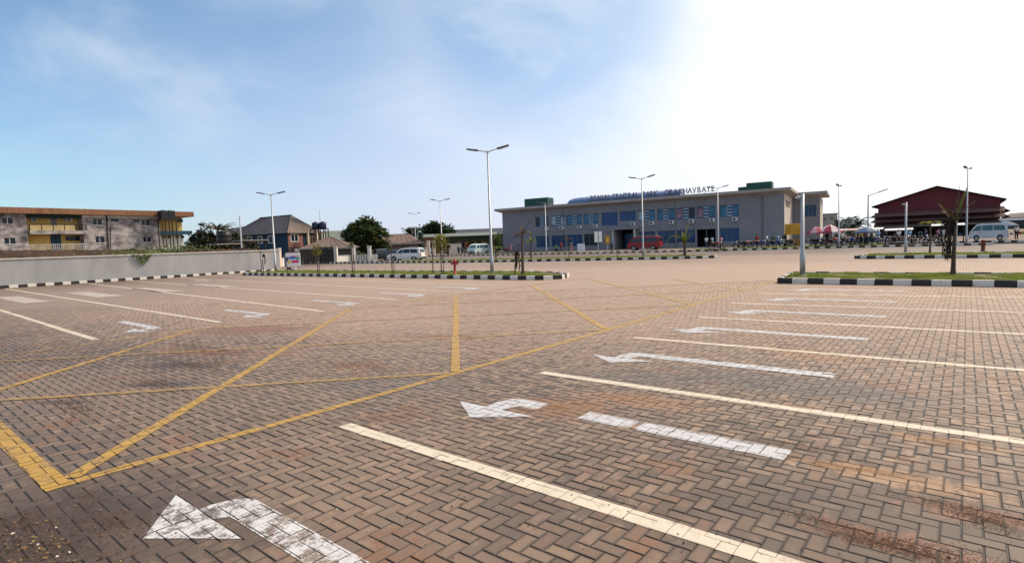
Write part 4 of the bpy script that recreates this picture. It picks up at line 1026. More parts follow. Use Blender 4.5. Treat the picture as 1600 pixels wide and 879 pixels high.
# ------------------------------------------------------------------ palms, saplings, trees
barkm = mat('palm_bark', (0.115, 0.085, 0.06), .95, c2=(.05, .036, .028), scale=9, bump=.5, stretch=(1, 1, 3))
fgreen = leafy_mat('palm_green', (0.085, 0.13, 0.022), .55, c2=(.13, .145, .03), scale=3)
fyel = leafy_mat('palm_yellow', (0.28, 0.25, 0.035), .6, c2=(.17, .19, .03), scale=3)
fdry = mat('palm_dry', (0.075, 0.045, 0.025), .85, c2=(.14, .085, .04), scale=4)
fblk = mat('palm_dead', (0.018, 0.013, 0.012), .9, c2=(.05, .033, .024), scale=5)
fblue = mat('palm_far', (0.028, 0.055, 0.045), .7, c2=(.045, .075, .055), scale=.6)  # distance haze put into the leaf colour as a blue cast
def frond(base, az, el, ln, droop, wl, nleaf, rr, tw=.012):
    """a pinnate leaf: an arching midrib with leaflets on both sides"""
    m = MB(); p = Vector(base); path = [p.copy()]; a = el; n = 9; dirs = []
    for k in range(n):
        d = Vector((math.cos(az) * math.cos(a), math.sin(az) * math.cos(a), math.sin(a))); dirs.append(d)
        p = p + d * ln / n; path.append(p.copy()); a -= droop / n * (0.5 + k / n)
    m.tube(path, [tw * (1 - .8 * k / n) + .002 for k in range(n + 1)], 4)
    for k in range(nleaf):
        t = .12 + .88 * k / nleaf; f = t * n; i = min(n - 1, int(f)); q = path[i].lerp(path[i + 1], f - i); d = dirs[i]
        side = d.cross(Vector((0, 0, 1)));
        if side.length < .05: side = Vector((1, 0, 0))
        side.normalize(); up = side.cross(d)
        w_ = wl * (math.sin(math.pi * min(1, .15 + t * .85)) ** .6 + .1) * rr.uniform(.85, 1.1)
        for s in (-1, 1):
            e_ = q + side * s * w_ * .8 + d * w_ * .55 - Vector((0, 0, 1)) * w_ * rr.uniform(.1, .5) + up * .03
            h = d * ln / nleaf * .42
            m.quad(q - h, q + h, q.lerp(e_, .6) + h * .9, e_)
    return m
def hang_frond(base, az, out, drop, wl, nleaf, rr):
    """a dead leaf: over a short arch and straight down, leaflets limp against the midrib"""
    m = MB(); b = Vector(base); h = Vector((math.cos(az), math.sin(az), 0)); path = []
    for k in range(5): a = math.pi * .75 * k / 4; path.append(b + h * out * (1 - math.cos(a)) / 1.7 + Vector((0, 0, out * .55 * math.sin(a))))
    p = path[-1]; n = 6
    for k in range(1, n + 1): path.append(p + Vector((rr.uniform(-.03, .03), rr.uniform(-.03, .03), -drop * k / n)) + h * out * .12 * math.sin(k * .9))
    m.tube(path, [.016] * 4 + [.012] * (len(path) - 4), 4)
    for k in range(nleaf):
        f = 1.5 + (len(path) - 2.6) * k / nleaf; i = int(f); q = path[i].lerp(path[i + 1], f - i)
        for s in (-1, 1):
            a = rr.uniform(0, 6.283); o = Vector((math.cos(a), math.sin(a), 0)) * wl * rr.uniform(.25, .7); l = rr.uniform(.18, .34)
            e_ = q + o - Vector((0, 0, l)); t = Vector((-math.sin(a), math.cos(a), 0)) * .022
            m.quad(q, q + o * .6 + t - Vector((0, 0, l * .4)), e_, q + o * .6 - t - Vector((0, 0, l * .4)))
    return m
def palm(name, loc, label, cat, trunk, r0, r1, fr, lean=(0, 0), seed=1, nleaf=22, group=None, trunkmat=None):
    rr = random.Random(seed); e = empty(name, loc, label, cat, 0, group)
    n = 7; pts = [(lean[0] * (k / n) ** 1.5, lean[1] * (k / n) ** 1.5, trunk * k / n) for k in range(n + 1)]
    rads = [r0 * 1.25] + [r0 + (r1 - r0) * k / n for k in range(1, n + 1)]
    MB().tube(pts, rads, 9).build('trunk', trunkmat or barkm, e)
    top = pts[-1]
    for (az, el, ln, dr, wl, m_) in fr:
        if el is None: hang_frond((top[0], top[1], top[2] - .05), az, ln, dr, wl, nleaf, rr).build('frond', m_, e); continue
        frond((top[0], top[1], top[2] - .03), az, el, ln, dr, wl, nleaf, rr, r1 * .35).build('frond', m_, e)
    return e
camaz = math.atan2(CAM[2][1], CAM[2][0])       # direction away from the photographer
Lf, Rt = camaz + math.pi / 2, camaz - math.pi / 2
# young palm by the short post: stiff green spear, dead leaves hanging at one side
palm('young_palm', W(1489, 430, IS), 'young palm with upright leaves and a dead black frond hanging on the nearest island', 'palm', 1.85, .078, .038,
     [(Rt, 1.28, 1.25, .1, .10, fgreen), (Rt + .5, 1.40, 1.1, .15, .1, fdry), (Lf, 1.05, 1.0, .5, .16, fdry), (Lf + .3, .95, 1.15, .9, .14, fdry), (Rt - .6, 1.1, .9, .5, .14, fgreen), (Rt + 1.5, .9, .8, .9, .16, fdry), (Lf - 1.2, 1.1, .9, .7, .16, fdry),
      (Lf, None, .30, 1.35, .16, fblk), (Lf + .35, None, .26, 1.15, .15, fblk), (Lf - .35, None, .36, 1.2, .15, fblk), (Lf + .1, None, .20, .95, .14, fblk), (Lf - .9, None, .2, .9, .14, fdry)], lean=(.04, .0), seed=3)
palm('young_palm', W(817, 429, IS), 'young palm with a drooping brown crown near the end of the long grass island', 'palm', 2.15, .085, .055,
     [(Lf, .7, .75, 2.8, .15, fdry), (Lf + .6, .6, .7, 3.0, .15, fdry), (Rt, .55, .7, 3.0, .15, fdry), (Rt + .6, .8, .75, 2.6, .15, fgreen), (Lf - .9, .5, .6, 3.0, .15, fdry), (Rt - .8, .8, .8, 2.8, .14, fdry), (camaz, 1.2, .6, 1.0, .12, fdry), (Rt, 1.1, 1.0, .6, .08, fdry)], lean=(.0, .05), seed=4)
palm('young_palm', W(830, 404, IS), 'young palm with yellow green leaves and one reddish frond on the middle island', 'palm', 1.75, .10, .06,
     [(Rt, .75, 2.6, .1, .14, mat('palm_red', (.16, .05, .035), .8, .2)), (Lf, .7, 1.0, 2.6, .2, fyel), (Rt, .5, .9, 2.8, .2, fyel), (Lf + .9, .9, 1.0, 2.2, .2, fgreen), (Rt - .9, .9, 1.0, 2.2, .2, fgreen), (camaz, 1.2, .9, 1.4, .2, fyel), (Lf - .8, .4, .8, 2.8, .2, fyel)], seed=5)
palm('young_palm', W(775, 405, IS), 'small yellow crowned palm just behind the tallest lamp pole', 'palm', 1.2, .09, .06,
     [(Lf + k * .9, .8, .95, 2.6, .2, fyel if k % 2 else fgreen) for k in range(7)], seed=6)
palm('young_palm', W(1070, 400.5, IS), 'bushy palm with an arching green frond at the tip of the middle island', 'palm', .95, .14, .1,
     [(Lf, 1.25, 2.6, 3.9, .22, fyel), (Lf + .2, 1.35, 2.4, 3.4, .2, fgreen), (Rt, 1.35, 1.9, 1.1, .18, fgreen), (Lf + 1.2, 1.2, 1.7, 1.6, .2, fgreen), (Rt - 1, 1.25, 1.7, 1.4, .2, fgreen), (Rt + .6, 1.45, 2.2, .6, .15, fyel), (Lf - .9, .9, 1.1, 2.6, .2, fdry), (Rt + .2, .7, 1.0, 2.8, .2, fdry), (camaz + 2.6, 1.3, 1.5, .9, .2, fyel)], seed=7)
palm('young_palm', W(1453, 395.5, IS), 'slim sapling palm with a bright yellow green tuft before the red hall', 'palm', 1.95, .06, .05,
     [(Lf + k * .8, .75, .85, 2.2, .17, fyel) for k in range(8)], seed=8)
palm('young_palm', W(889, 403.5, IS), 'thin sapling with a faint brownish tuft on the middle island', 'palm', 1.9, .04, .03,
     [(Lf + k * 1.1, .6, .7, 2.0, .14, fdry) for k in range(6)], seed=9)
palm('dead_palm', W(804.5, 428.5, IS), 'withered brown sapling hanging limp beside the drooping palm', 'palm', 1.25, .035, .03,
     [(Lf, None, .08, .8, .12, fblk), (Rt, None, .1, .95, .12, fdry), (Rt + .5, 1.2, .7, .8, .10, fdry), (camaz + 3, None, .09, .7, .12, fblk)], lean=(.09, .12), seed=10)
leafy = leafy_mat('sapling_leaf', (.20, .15, .02), .6, c2=(.10, .12, .02), scale=2)
leafg = leafy_mat('sapling_leaf_green', (.07, .085, .02), .6, c2=(.12, .11, .03), scale=2)
def sapling(px, py, z, h, label, crown, leaf, seed, lean=0.0, stake=True, n=160, limp=False):
    p = W(px, py, z); rr = random.Random(seed); e = empty('sapling', p, label, 'sapling')
    MB().tube([(0, 0, 0), (lean * .3, 0, h * .5), (lean, 0, h)], [.035, .028, .016], 6).build('trunk', barkm, e)
    m = MB()
    for k in range(5):
        a = rr.uniform(0, 6.28); z0 = h * rr.uniform(.6, .92); m.tube([(lean * .8, 0, z0), (lean * .8 + math.cos(a) * crown * .6, math.sin(a) * crown * .6, z0 + crown * .5)], [.012, .006], 4)
    tag(m.build('twigs', barkm, e), kind='stuff')
    m = MB()
    for k in range(n):
        v = Vector((rr.gauss(0, 1), rr.gauss(0, 1), rr.gauss(0, 1.25))); v = v.normalized() * (rr.random() ** .5) * crown; c = Vector((lean, 0, h - crown * .55)) + v
        if limp: c.z -= abs(v.x) * .8
        s = rr.uniform(.05, .11); a = Vector((rr.gauss(0, 1), rr.gauss(0, 1), rr.gauss(0, .6))).normalized(); b = a.cross(Vector((rr.gauss(0, 1), rr.gauss(0, 1), 1))).normalized()
        m.quad(c - a * s, c + b * s * .45, c + a * s, c - b * s * .45)
    m.build('foliage', leaf, e)
    if stake: MB().tube([(.14, .05, 0), (.14, .05, h * .62)], .022, 5).build('stake', barkm, e)
sapling(690, 428.5, IS, 2.15, 'bushy yellow leaved sapling beside the red hydrant', .52, leafy, 1, n=420)
sapling(677, 428.5, IS, 1.9, 'bare grey stake sapling next to the bushy yellow one', .10, leafg, 2, n=10, stake=False)
sapling(613, 427.5, IS, 1.6, 'bare thin sapling in front of the white parked car', .12, leafg, 3, n=14)
sapling(551, 427, IS, 2.1, 'sapling with a tiny olive tuft before the cream fence pillar', .28, leafg, 4, n=70)
sapling(497, 426.5, IS, 2.0, 'sapling with a loose olive brown crown before the black gate', .42, leafy, 5, n=190, limp=True)
sapling(409, 426, IS, 1.75, 'thin bare sapling standing before the grey wall', .10, leafg, 6, n=10)
palm('dead_palm', W(412, 426, IS), 'single curled black dead leaf hanging on a stick before the grey wall', 'palm', 1.5, .02, .015, [(Rt, None, .16, .7, .08, fblk), (Rt + .3, None, .15, .6, .07, fblk)], seed=12)
sapling(964, 403, IS, 1.6, 'leafless thin sapling before the station porch', .10, leafg, 8, n=8)
sapling(449, 427.2, IS, 1.15, 'short dark stick sapling before the colourful cabinet', .08, leafg, 9, n=8, stake=False)

def crown(blobs, n, size, seed, noise=.35, flat=.55):
    """leaf clumps spread through several lobes"""
    rr = random.Random(seed); m = MB(); clumps = []
    for (x, y, z, rx, ry, rz, k) in blobs:
        for q in range(k):
            v = Vector((rr.gauss(0, 1), rr.gauss(0, 1), rr.gauss(0, 1))).normalized() * (rr.uniform(.45, 1.0) ** .6) * (1 + rr.uniform(-noise, noise * .6))
            clumps.append((Vector((x + v.x * rx, y + v.y * ry, z + v.z * rz)), rr.uniform(.6, 1.25)))
    per = max(1, n // len(clumps))
    for c, s in clumps:
        R_ = size * 2.6 * s
        for q in range(per):
            v = Vector((rr.gauss(0, .5), rr.gauss(0, .5), rr.gauss(0, .38))) * R_; p = c + v
            a = Vector((rr.gauss(0, 1), rr.gauss(0, 1), rr.gauss(0, flat))).normalized(); b = a.cross(Vector((rr.gauss(0, .5), rr.gauss(0, .5), 1))).normalized()
            l = size * rr.uniform(.7, 1.3); m.quad(p - a * l, p + b * l * .55, p + a * l, p - b * l * .55)
    return m
dgreen = leafy_mat('dark_leaf', (0.030, 0.052, 0.014), .6, c2=(.075, .095, .025), scale=.55, contrast=(.4, .62))
dgreen2 = leafy_mat('deep_leaf', (0.022, 0.045, 0.020), .6, c2=(.05, .08, .03), scale=.5, contrast=(.4, .62))
mgreen = leafy_mat('mid_leaf', (0.06, 0.10, 0.02), .6, c2=(.12, .15, .035), scale=.6, contrast=(.4, .62))
bark = mat('tree_bark', (.09, .07, .055), .95, .3, 3, .4)
def tree(px, py, z, label, blobs, n, size, seed, m_, th, tr=.25, name='tree', fr=None, loc=None):
    p = loc if loc is not None else W(px, py, z); e = empty(name, p, label, 'tree', Rt)   # local x runs to the photographer's right
    rr = random.Random(seed)
    MB().tube([(0, 0, 0), (.1, 0, th * .5), (0, .1, th)], [tr, tr * .8, tr * .6], 8).build('trunk', bark, e)
    for k in range(5):
        b = rr.choice(blobs); q = Vector((b[0], b[1], b[2])) * .85; MB().tube([(0, .05, th * .75), tuple(Vector((0, 0, th)).lerp(q, .5) + Vector((rr.uniform(-.3, .3), 0, .2))), tuple(q)], [tr * .5, tr * .35, tr * .12], 6).build('limb', bark, e)
    crown(blobs, n, size, seed).build('crown', m_, e)
    return e
def at_depth(px, py, dist):
    d = ray(px, py); v = Vector((d.x, d.y, 0)); return v.normalized() * dist
# the big mango tree: metres per photo pixel at its distance ~0.115
tree(0, 0, 0, 'big round dark green tree beyond the gate pillars', [(0, 0, 4.4, 3.4, 3, 2.3, 110), (-2.2, .5, 3.6, 1.9, 2, 1.8, 26), (2.4, 0, 3.5, 1.9, 2, 1.9, 40), (.6, 0, 5.7, 1.8, 1.6, .9, 30), (0, 0, 2.6, 3.4, 2.5, 1.5, 60)], 9000, .30, 21, dgreen, 2.6, .4, loc=at_depth(570, 400, 99))
tree(0, 0, 0, 'two lobed tall dark tree behind the green roof', [(-1.3, 0, 5.6, 2.3, 2, 2.1, 50), (1.7, 0, 4.9, 1.9, 1.8, 1.8, 40)], 4200, .38, 22, dgreen2, 4, .3, loc=at_depth(687, 395, 132))
tree(0, 0, 0, 'small round tree peeping over the far green roof', [(0, 0, 5.4, 1.3, 1.2, 1.2, 18)], 900, .25, 23, dgreen2, 4, .2, loc=at_depth(645, 395, 128))
tree(0, 0, 0, 'narrow pointed cypress beside the green roof', [(0, 0, 1.4, .55, .5, 1.3, 16), (0, 0, 3.0, .5, .5, 1.4, 16), (0, 0, 4.6, .32, .3, 1.1, 10), (0, 0, 5.5, .12, .12, .5, 4)], 1700, .12, 24, dgreen2, 2, .12, name='cypress', loc=at_depth(658, 400, 106))
tree(0, 0, 0, 'second narrow dark conifer beside the pale gateway', [(0, 0, 1.3, .45, .5, 1.2, 14), (0, 0, 2.7, .3, .3, .9, 9)], 900, .12, 25, dgreen2, 1.5, .1, name='cypress', loc=at_depth(700, 398, 100))
tree(0, 0, 0, 'light green bush against the end wall of the bus station', [(0, 0, 1.6, 1.2, 1, 1.5, 24), (.3, 0, 2.9, .8, .8, .9, 12)], 1300, .16, 26, mgreen, 1.5, .1, name='bush', loc=at_depth(774, 396, 104))
tree(0, 0, 0, 'small bright shrub between the fence pillars', [(0, 0, .9, .7, .5, .7, 12)], 400, .12, 27, mgreen, .6, .06, name='bush', loc=at_depth(563, 404, 84))
tree(0, 0, 0, 'slender shrub beside the weathered pole', [(0, 0, 1.6, .6, .5, 1.0, 12)], 350, .13, 28, mgreen, 1, .06, name='bush', loc=at_depth(549, 404, 90))
tree(0, 0, 0, 'tangled dark shrubs hiding the wing of the dark roofed house', [(-1.4, 0, 2.6, 1.5, 1.2, 1.4, 20), (1.2, 0, 3.5, 1.6, 1.2, 1.9, 26), (3.4, 0, 2.4, 1.3, 1, 1.3, 16), (-4, 0, 2.2, 1.2, 1, 1.2, 14)], 5200, .19, 29, mat('olive_leaf', (.028, .032, .012), .7, c2=(.08, .075, .03), scale=.5), 2, .15, name='bush', loc=at_depth(346, 400, 78))
e = palm('oil_palm', at_depth(343, 395, 80), 'ragged palm crown sticking up over the dark roof', 'palm', 4.8, .2, .14, [(Lf + k * .55, .75 - .12 * (k % 3), 2.6, 1.1, .35, fblk if k % 2 else fdry) for k in range(11)], seed=13, nleaf=18)
def far_palm(px, d, h, label, seed):
    palm('oil_palm', at_depth(px, 380, d), label, 'palm', h, .25, .2, [(Lf + k * .52 + seed, 1.15 - .3 * (k % 4), 3.6, 1.9, .75, fblue) for k in range(18)], seed=seed, nleaf=24)
far_palm(1308, 150, 3.0, 'hazy oil palm crown beside the pale distant house', 1); far_palm(1325, 154, 3.6, 'hazy oil palm in the middle of the clump beyond the market', 2); far_palm(1340, 150, 3.2, 'hazy oil palm nearest the single armed lamp', 3); far_palm(1316, 146, 1.9, 'low hazy oil palm in front of the distant clump', 4); far_palm(1334, 146, 1.8, 'lowest hazy oil palm behind the blue parasol', 5)
tree(0, 0, 0, 'dark leafy mass between the ochre block and the hip roofed house', [(-.6, 0, 2.6, 1.3, 1, 1.6, 40), (.5, 0, 4.0, 1.1, 1, 1.5, 34), (1.7, 0, 3.0, 1.3, 1, 1.5, 36)], 4200, .2, 41, mat('umber_leaf', (.022, .022, .012), .7, c2=(.055, .05, .025), scale=.5), 2, .15, loc=at_depth(314, 400, 82))
# creeper over the grey wall
rr = random.Random(31); m = MB()
for k in range(420):
    y = rr.gauss(0, 1.2); fall = max(0, 1 - abs(y + .3) * 1.3) * rr.random() ** 1.5 * 1.0
    x = .2 + rr.uniform(0, .1) if fall > .1 else rr.uniform(-2.0, .15); z = 2.06 - fall + (rr.uniform(0, .22) if fall <= .1 else 0)
    c = Vector((x, y, z)); s = rr.uniform(.05, .12); a = Vector((rr.gauss(0, 1), rr.gauss(0, 1), rr.gauss(0, 1))).normalized(); b = a.cross(Vector((1, .3, rr.random()))).normalized(); m.quad(c - a * s, c + b * s * .6, c + a * s, c - b * s * .6)
d = ray(228, 393); t = -51.3 / d.x
e = empty('creeper', (-51.45, d.y * t, 0), 'green creeper spilling over the top of the grey wall', 'plant'); m.build('foliage', mgreen, e)
MB().tube([(-.2, 0, 2.0), (.15, .1, 2.12), (.22, .1, 1.4)], .015, 5).build('stem', bark, e)
d = ray(262, 391); t = -53.5 / d.x
m = MB()
for k in range(500):
    c = Vector((rr.gauss(0, .5), rr.gauss(0, 2.0), 2.25 + rr.random() ** 2 * .45)); s = rr.uniform(.05, .13); a = Vector((rr.gauss(0, 1), rr.gauss(0, 1), rr.gauss(0, 1))).normalized(); b = a.cross(Vector((1, .3, rr.random()))).normalized(); m.quad(c - a * s, c + b * s * .6, c + a * s, c - b * s * .6)
e = empty('weed_clump', (-55.4, d.y * 55.4 / 53.5 * t, 0), 'low green weeds growing on the old brown wall', 'plant'); m.build('foliage', mgreen, e)
MB().tube([(0, 0, 2.2), (0, .1, 2.5)], .02, 5).build('stem', bark, e)

# ------------------------------------------------------------------ houses beyond the wall
dsheet = mat('dark_roof_sheet', (0.050, 0.046, 0.056), .6, c2=(.066, .06, .07), scale=.6)
bsheet = mat('brown_roof_sheet', (0.145, 0.098, 0.078), .7, c2=(.19, .13, .10), scale=.7)
bluew = mat('blue_wall', (0.012, 0.042, 0.075), .8, c2=(.010, .030, .055), scale=1)
redw = mat('brick_red_wall', (0.21, 0.095, 0.08), .85, .15, 1)
gsheet = mat('green_roof_sheet', (0.035, 0.085, 0.070), .6, .2, .5)
greysheet = mat('greenish_roof_sheet', (0.16, 0.175, 0.15), .7, .12, .5)
def ribs(mb, a, b, c, d, n, w_=.05, h=.05):
    """raised sheet seams from edge a-b (eave) up to edge d-c (ridge)"""
    a, b, c, d = map(Vector, (a, b, c, d)); nn = (b - a).cross(d - a).normalized()
    if nn.z < 0: nn = -nn
    t = (b - a).normalized() * w_ / 2
    for k in range(1, n):
        p = a.lerp(b, k / n); q = d.lerp(c, k / n)
        mb.quad(p - t + nn * h, p + t + nn * h, q + t * .8 + nn * h, q - t * .8 + nn * h); mb.quad(p - t, p - t + nn * h, q - t + nn * h, q - t); mb.quad(p + t, q + t, q + t + nn * h, p + t + nn * h)
C = Vector((-90.6, 49.6)); aa = R(18)
hz_ = math.atan2(-math.sin(aa), -math.cos(aa)) + math.pi
H2 = Frame((C.x, C.y), (math.cos(aa), math.sin(aa)))       # x along the blue side, running towards the corner
house = fempty('hip_roofed_house', H2, 'two storey house with dark hip roof, blue side wall and brick red balcony front', 'house')
L1, L2, EV, RG = -13.0, 8.6, 5.0, 8.35
ov = .5
ry = 4.0; rx = -2.6
ea, eb, ec, ed = (L1 - ov, -ov, EV), (ov, -ov, EV), (ov, L2 + ov, EV), (L1 - ov, L2 + ov, EV)
r1, r2 = (L1 + 3.0, ry, RG - .15), (rx, ry, RG)
m = MB(); m.quad(ea, eb, r2, r1); m.quad(ed, ea, r1); m.quad(ec, ed, r1, r2); m.quad(ea, ed, ec, eb); ro = m.build('roof', dsheet, house)
m = MB(); m.quad(eb, ec, r2); m.build('sunlit_roof_hip', bsheet, house)  # hip face in paler brown, its sunlight put into the colour
m = MB(); ribs(m, ea, eb, r2, r1, 26); ribs(m, eb, ec, r2, r2, 24, .05, .04); tag(m.build('roof_ribs', dsheet, ro), kind='stuff')
m = MB(); m.tube([Vector(eb) + Vector((0, 0, .05)), Vector(r2) + Vector((0, 0, .06))], .07, 6); m.tube([Vector(r1) + Vector((0, 0, .05)), Vector(r2) + Vector((0, 0, .05))], .07, 6); m.build('ridge_cap', dsheet, ro)
m = MB(); m.box(L1, 0, 0, -.02, L2 - .02, EV - .02); m.build('wall', bluew, house)
m = MB(); m.box(-.01, .03, 2.5, .12, 3.6, EV - .03); m.box(-.01, 3.6, 2.45, .6, L2, 2.7); m.build('front_wall', redw, house)
m = MB(); m.box(-.01, .02, 0, .10, L2, 2.44); m.build('lower_wall', mat('house_lower', (.06, .055, .05), .9, .2), house)
for y0, y1, z0, z1 in ((.7, 2.3, 3.6, 4.7),):
    wo = MB().box(.121, y0, z0, .14, y1, z1).build('window', glassd, house)
    m = MB(); t = .14; m.box(.141, y0 - t, z0 - t, .18, y1 + t, z0); m.box(.141, y0 - t, z1, .18, y1 + t, z1 + t); m.box(.141, y0 - t, z0, .18, y0, z1); m.box(.141, y1, z0, .18, y1 + t, z1); m.box(.141, (y0 + y1) / 2 - .06, z0, .18, (y0 + y1) / 2 + .06, z1); m.build('frame', creamw, wo)
for x0 in (-9.0, -6.6, -4.2):
    wo = MB().box(x0, -.03, 3.5, x0 + .9, -.002, 4.6).build('window', glassd, house)
    m = MB(); m.box(x0 - .12, -.06, 3.38, x0 + 1.02, -.031, 3.49); m.box(x0 - .12, -.06, 4.61, x0 + 1.02, -.031, 4.72); m.box(x0 - .12, -.06, 3.49, x0, -.031, 4.61); m.box(x0 + .9, -.06, 3.49, x0 + 1.02, -.031, 4.61); m.build('frame', creamw, wo)
lx = .75
bal = MB().box(.13, 4.2, 2.5, lx, L2, 2.75).build('balcony', creamw, house)
for y in (4.25, 6.6, L2 - .22): MB().box(lx - .22, y, 2.751, lx, y + .24, EV - .03).build('column', cream, bal)
MB().box(lx - .2, 4.3, 2.751, lx - .12, L2 - .3, 3.25).build('balustrade', mat('balustrade_dark', (.16, .03, .03), .7), bal)
MB().box(.122, 4.5, 2.8, .15, L2 - .4, EV - .3).build('recess', mat('recess', (.20, .15, .10), .9, c2=(.06, .045, .03), scale=.5), bal)
MB().box(.10, 1.4, 1.6, .22, 2.4, 2.3).build('panel', whit, house)
m = MB()
for k in range(9):
    a0, a1 = math.pi * k / 8, math.pi * (k + 1) / 8
    if k < 8: m.extr([(.4, 5.8 - math.cos(a0) * 2.2, 1.6 + math.sin(a0) * .7), (.4, 5.8 - math.cos(a1) * 2.2, 1.6 + math.sin(a1) * .7), (.4, 5.8 - math.cos(a1) * 2.45, 1.6 + math.sin(a1) * .9), (.4, 5.8 - math.cos(a0) * 2.45, 1.6 + math.sin(a0) * .9)], (.2, 0, 0))
m.build('arch', creamw, house)
wx = -17.5
m = MB(); wa, wb, wc, wd = (L1 - 8, 1.0, EV - .3), (L1 + .5, 1.0, EV - .3), (L1 + .5, 9, EV - .3), (L1 - 8, 9, EV - .3); rr1, rr2 = (L1 - 5, 5, EV + 1.7), (L1 + 2, 5, EV + 2.2)
m.quad(wa, wb, rr2, rr1); m.quad(wd, wa, rr1); m.quad(wc, wd, rr1, rr2); m.build('wing_roof', dsheet, house)
MB().box(L1 - 7.5, 1.5, 0, L1 - .05, 8.5, EV - .32).build('wing_wall', bluew, house)
# low canopies and round tank just behind the wall
def slab_shelter(px0, px1, py, X, th, label, ph=1.9):
    y0 = ray(px0, py); y1 = ray(px1, py); ya, yb = X / y0.x * y0.y, X / y1.x * y1.y; z = EYE + y0.z * X / y0.x
    e = empty('shelter', (X, (ya + yb) / 2, 0), label, 'shelter'); w2 = (yb - ya) / 2
    MB().box(-1.4, -w2, z - th, 1.2, w2, z).build('roof', mat('shelter_slab', (.30, .27, .24), .9, .2), e)
    for y in (-w2 + .3, w2 - .3):
        for x in (-1.1, .9): MB().box(x - .06, y - .06, 0, x + .06, y + .06, z - th - .001).build('post', brown, e)
    return z
slab_shelter(331, 371, 381, -58, .09, 'low flat slab carrying the round black tank behind the grey wall')
slab_shelter(372, 412, 375.3, -61, .08, 'pale flat canopy before the blue house wall')
y0 = ray(350.5, 380); p = Vector((-58.1, -58.1 / y0.x * y0.y, 0)); zb_ = EYE + y0.z * (-58.1 / y0.x); yt = ray(351, 360.5); zt_ = EYE + yt.z * (-58.1 / yt.x)
dpt = -p.x * .634 + p.y * .77; rr_ = 10.3 * dpt / FPX
e = empty('water_tank', (p.x, p.y, zb_ - .0), 'big round black water tank with pale rim on a slab behind the grey wall', 'water tank'); h = zt_ - zb_
MB().lathe([(rr_, 0), (rr_, h * .25), (rr_ * 1.02, h * .27), (rr_, h * .3), (rr_, h * .6), (rr_ * 1.02, h * .62), (rr_, h * .65), (rr_, h * .9)], n=20).build('tank_body', blackm, e, smooth=True)
MB().lathe([(rr_ * 1.03, h * .9), (rr_ * 1.03, h * .96), (rr_ * .6, h)], n=20).build('lid', mat('tank_rim', (.11, .10, .09), .7), e, smooth=True)
# twin blue-black tanks on a stand behind the gatehouse
p = at_depth(501.5, 400, 104); k = 104 / FPX
d = ray(501, 356.8); zt = EYE + d.z * 104 / math.hypot(d.x, d.y)
tank_tower(p, Rt, 'pair of dark blue water tanks on a stand with a thin mast', zt, 1.27, .8, 1.12, 2, mat('navy_tank', (.012, .02, .05), .5, .3, 1), 8, .07, 2.2, True)
def block(loc, rz, w2, d2, h, rise, label, wallm, roofm, over=.6, name='house', hip=2.5, cat='house', wins=(), zbase=0):
    e = empty(name, loc, label, cat, rz)
    MB().box(-w2, 0, 0, w2, d2, h).build('wall', wallm, e)
    a, b, c, d = (-w2 - over, -over, h), (w2 + over, -over, h), (w2 + over, d2 + over, h), (-w2 - over, d2 + over, h); r1, r2 = (-w2 + hip, d2 / 2, h + rise), (w2 - hip, d2 / 2, h + rise)
    m = MB(); m.quad(a, b, r2, r1); m.quad(b, c, r2); m.quad(c, d, r1, r2); m.quad(d, a, r1); m.quad(a, d, c, b); ro = m.build('roof', roofm, e)
    m = MB(); ribs(m, a, b, r2, r1, max(6, int(w2 * 2))); tag(m.build('roof_ribs', roofm, ro), kind='stuff')
    m = MB(); m.box(-w2 - over - .02, -over - .06, h - .2, w2 + over + .02, -over - .003, h + .06); m.build('fascia', mat('fascia_pale', (.33, .31, .28), .8), e)
    for (x0, x1, z0, z1) in wins: MB().box(x0, -.05, z0, x1, -.003, z1).build('window', glassd, e)
    return e
RZ = camaz - math.pi / 2
block(at_depth(534, 392, 112), RZ + .25, 7.2, 8, 3.6, 2.0, 'pale house with greenish hip roof behind the blue tanks', creamw, greysheet, hip=4, wins=((-4, -3, 1.8, 3.0), (-.5, .5, 1.8, 3.0), (3, 4, 1.8, 3)))
block(at_depth(514, 400, 86), RZ + .2, 3.6, 5, 2.15, 1.65, 'brown roofed gatehouse between the red balcony and the big tree', mat('gatehouse_wall', (.10, .09, .08), .9, .2), bsheet, hip=3.3, name='gatehouse', cat='gatehouse')
block(at_depth(620, 394, 106), RZ + .1, 4.2, 7, 2.6, 1.75, 'low bungalow with reddish brown roof behind the parked cars', mat('bungalow_wall', (.20, .15, .12), .9, .2), mat('red_brown_sheet', (.20, .12, .095), .75, c2=(.15, .10, .08), scale=.6), hip=2.0, wins=((-3, -2, 1, 2), (1, 2.2, 1, 2)))
block(at_depth(646, 394, 150), RZ - .05, 12, 8, 4.2, 1.35, 'long green roofed hall behind the bungalow and the cypress', mat('hall_wall', (.10, .10, .09), .9, .2), gsheet, hip=1.0, name='hall', cat='hall')
block(at_depth(742, 394, 160), RZ - .1, 11.5, 9, 4.8, 1.7, 'dark roofed hall rising behind the yellow shop row', mat('dark_hall_wall', (.05, .065, .05), .9, .3), mat('slate_sheet', (.045, .05, .062), .6, .15), hip=1.0, name='hall', cat='hall')
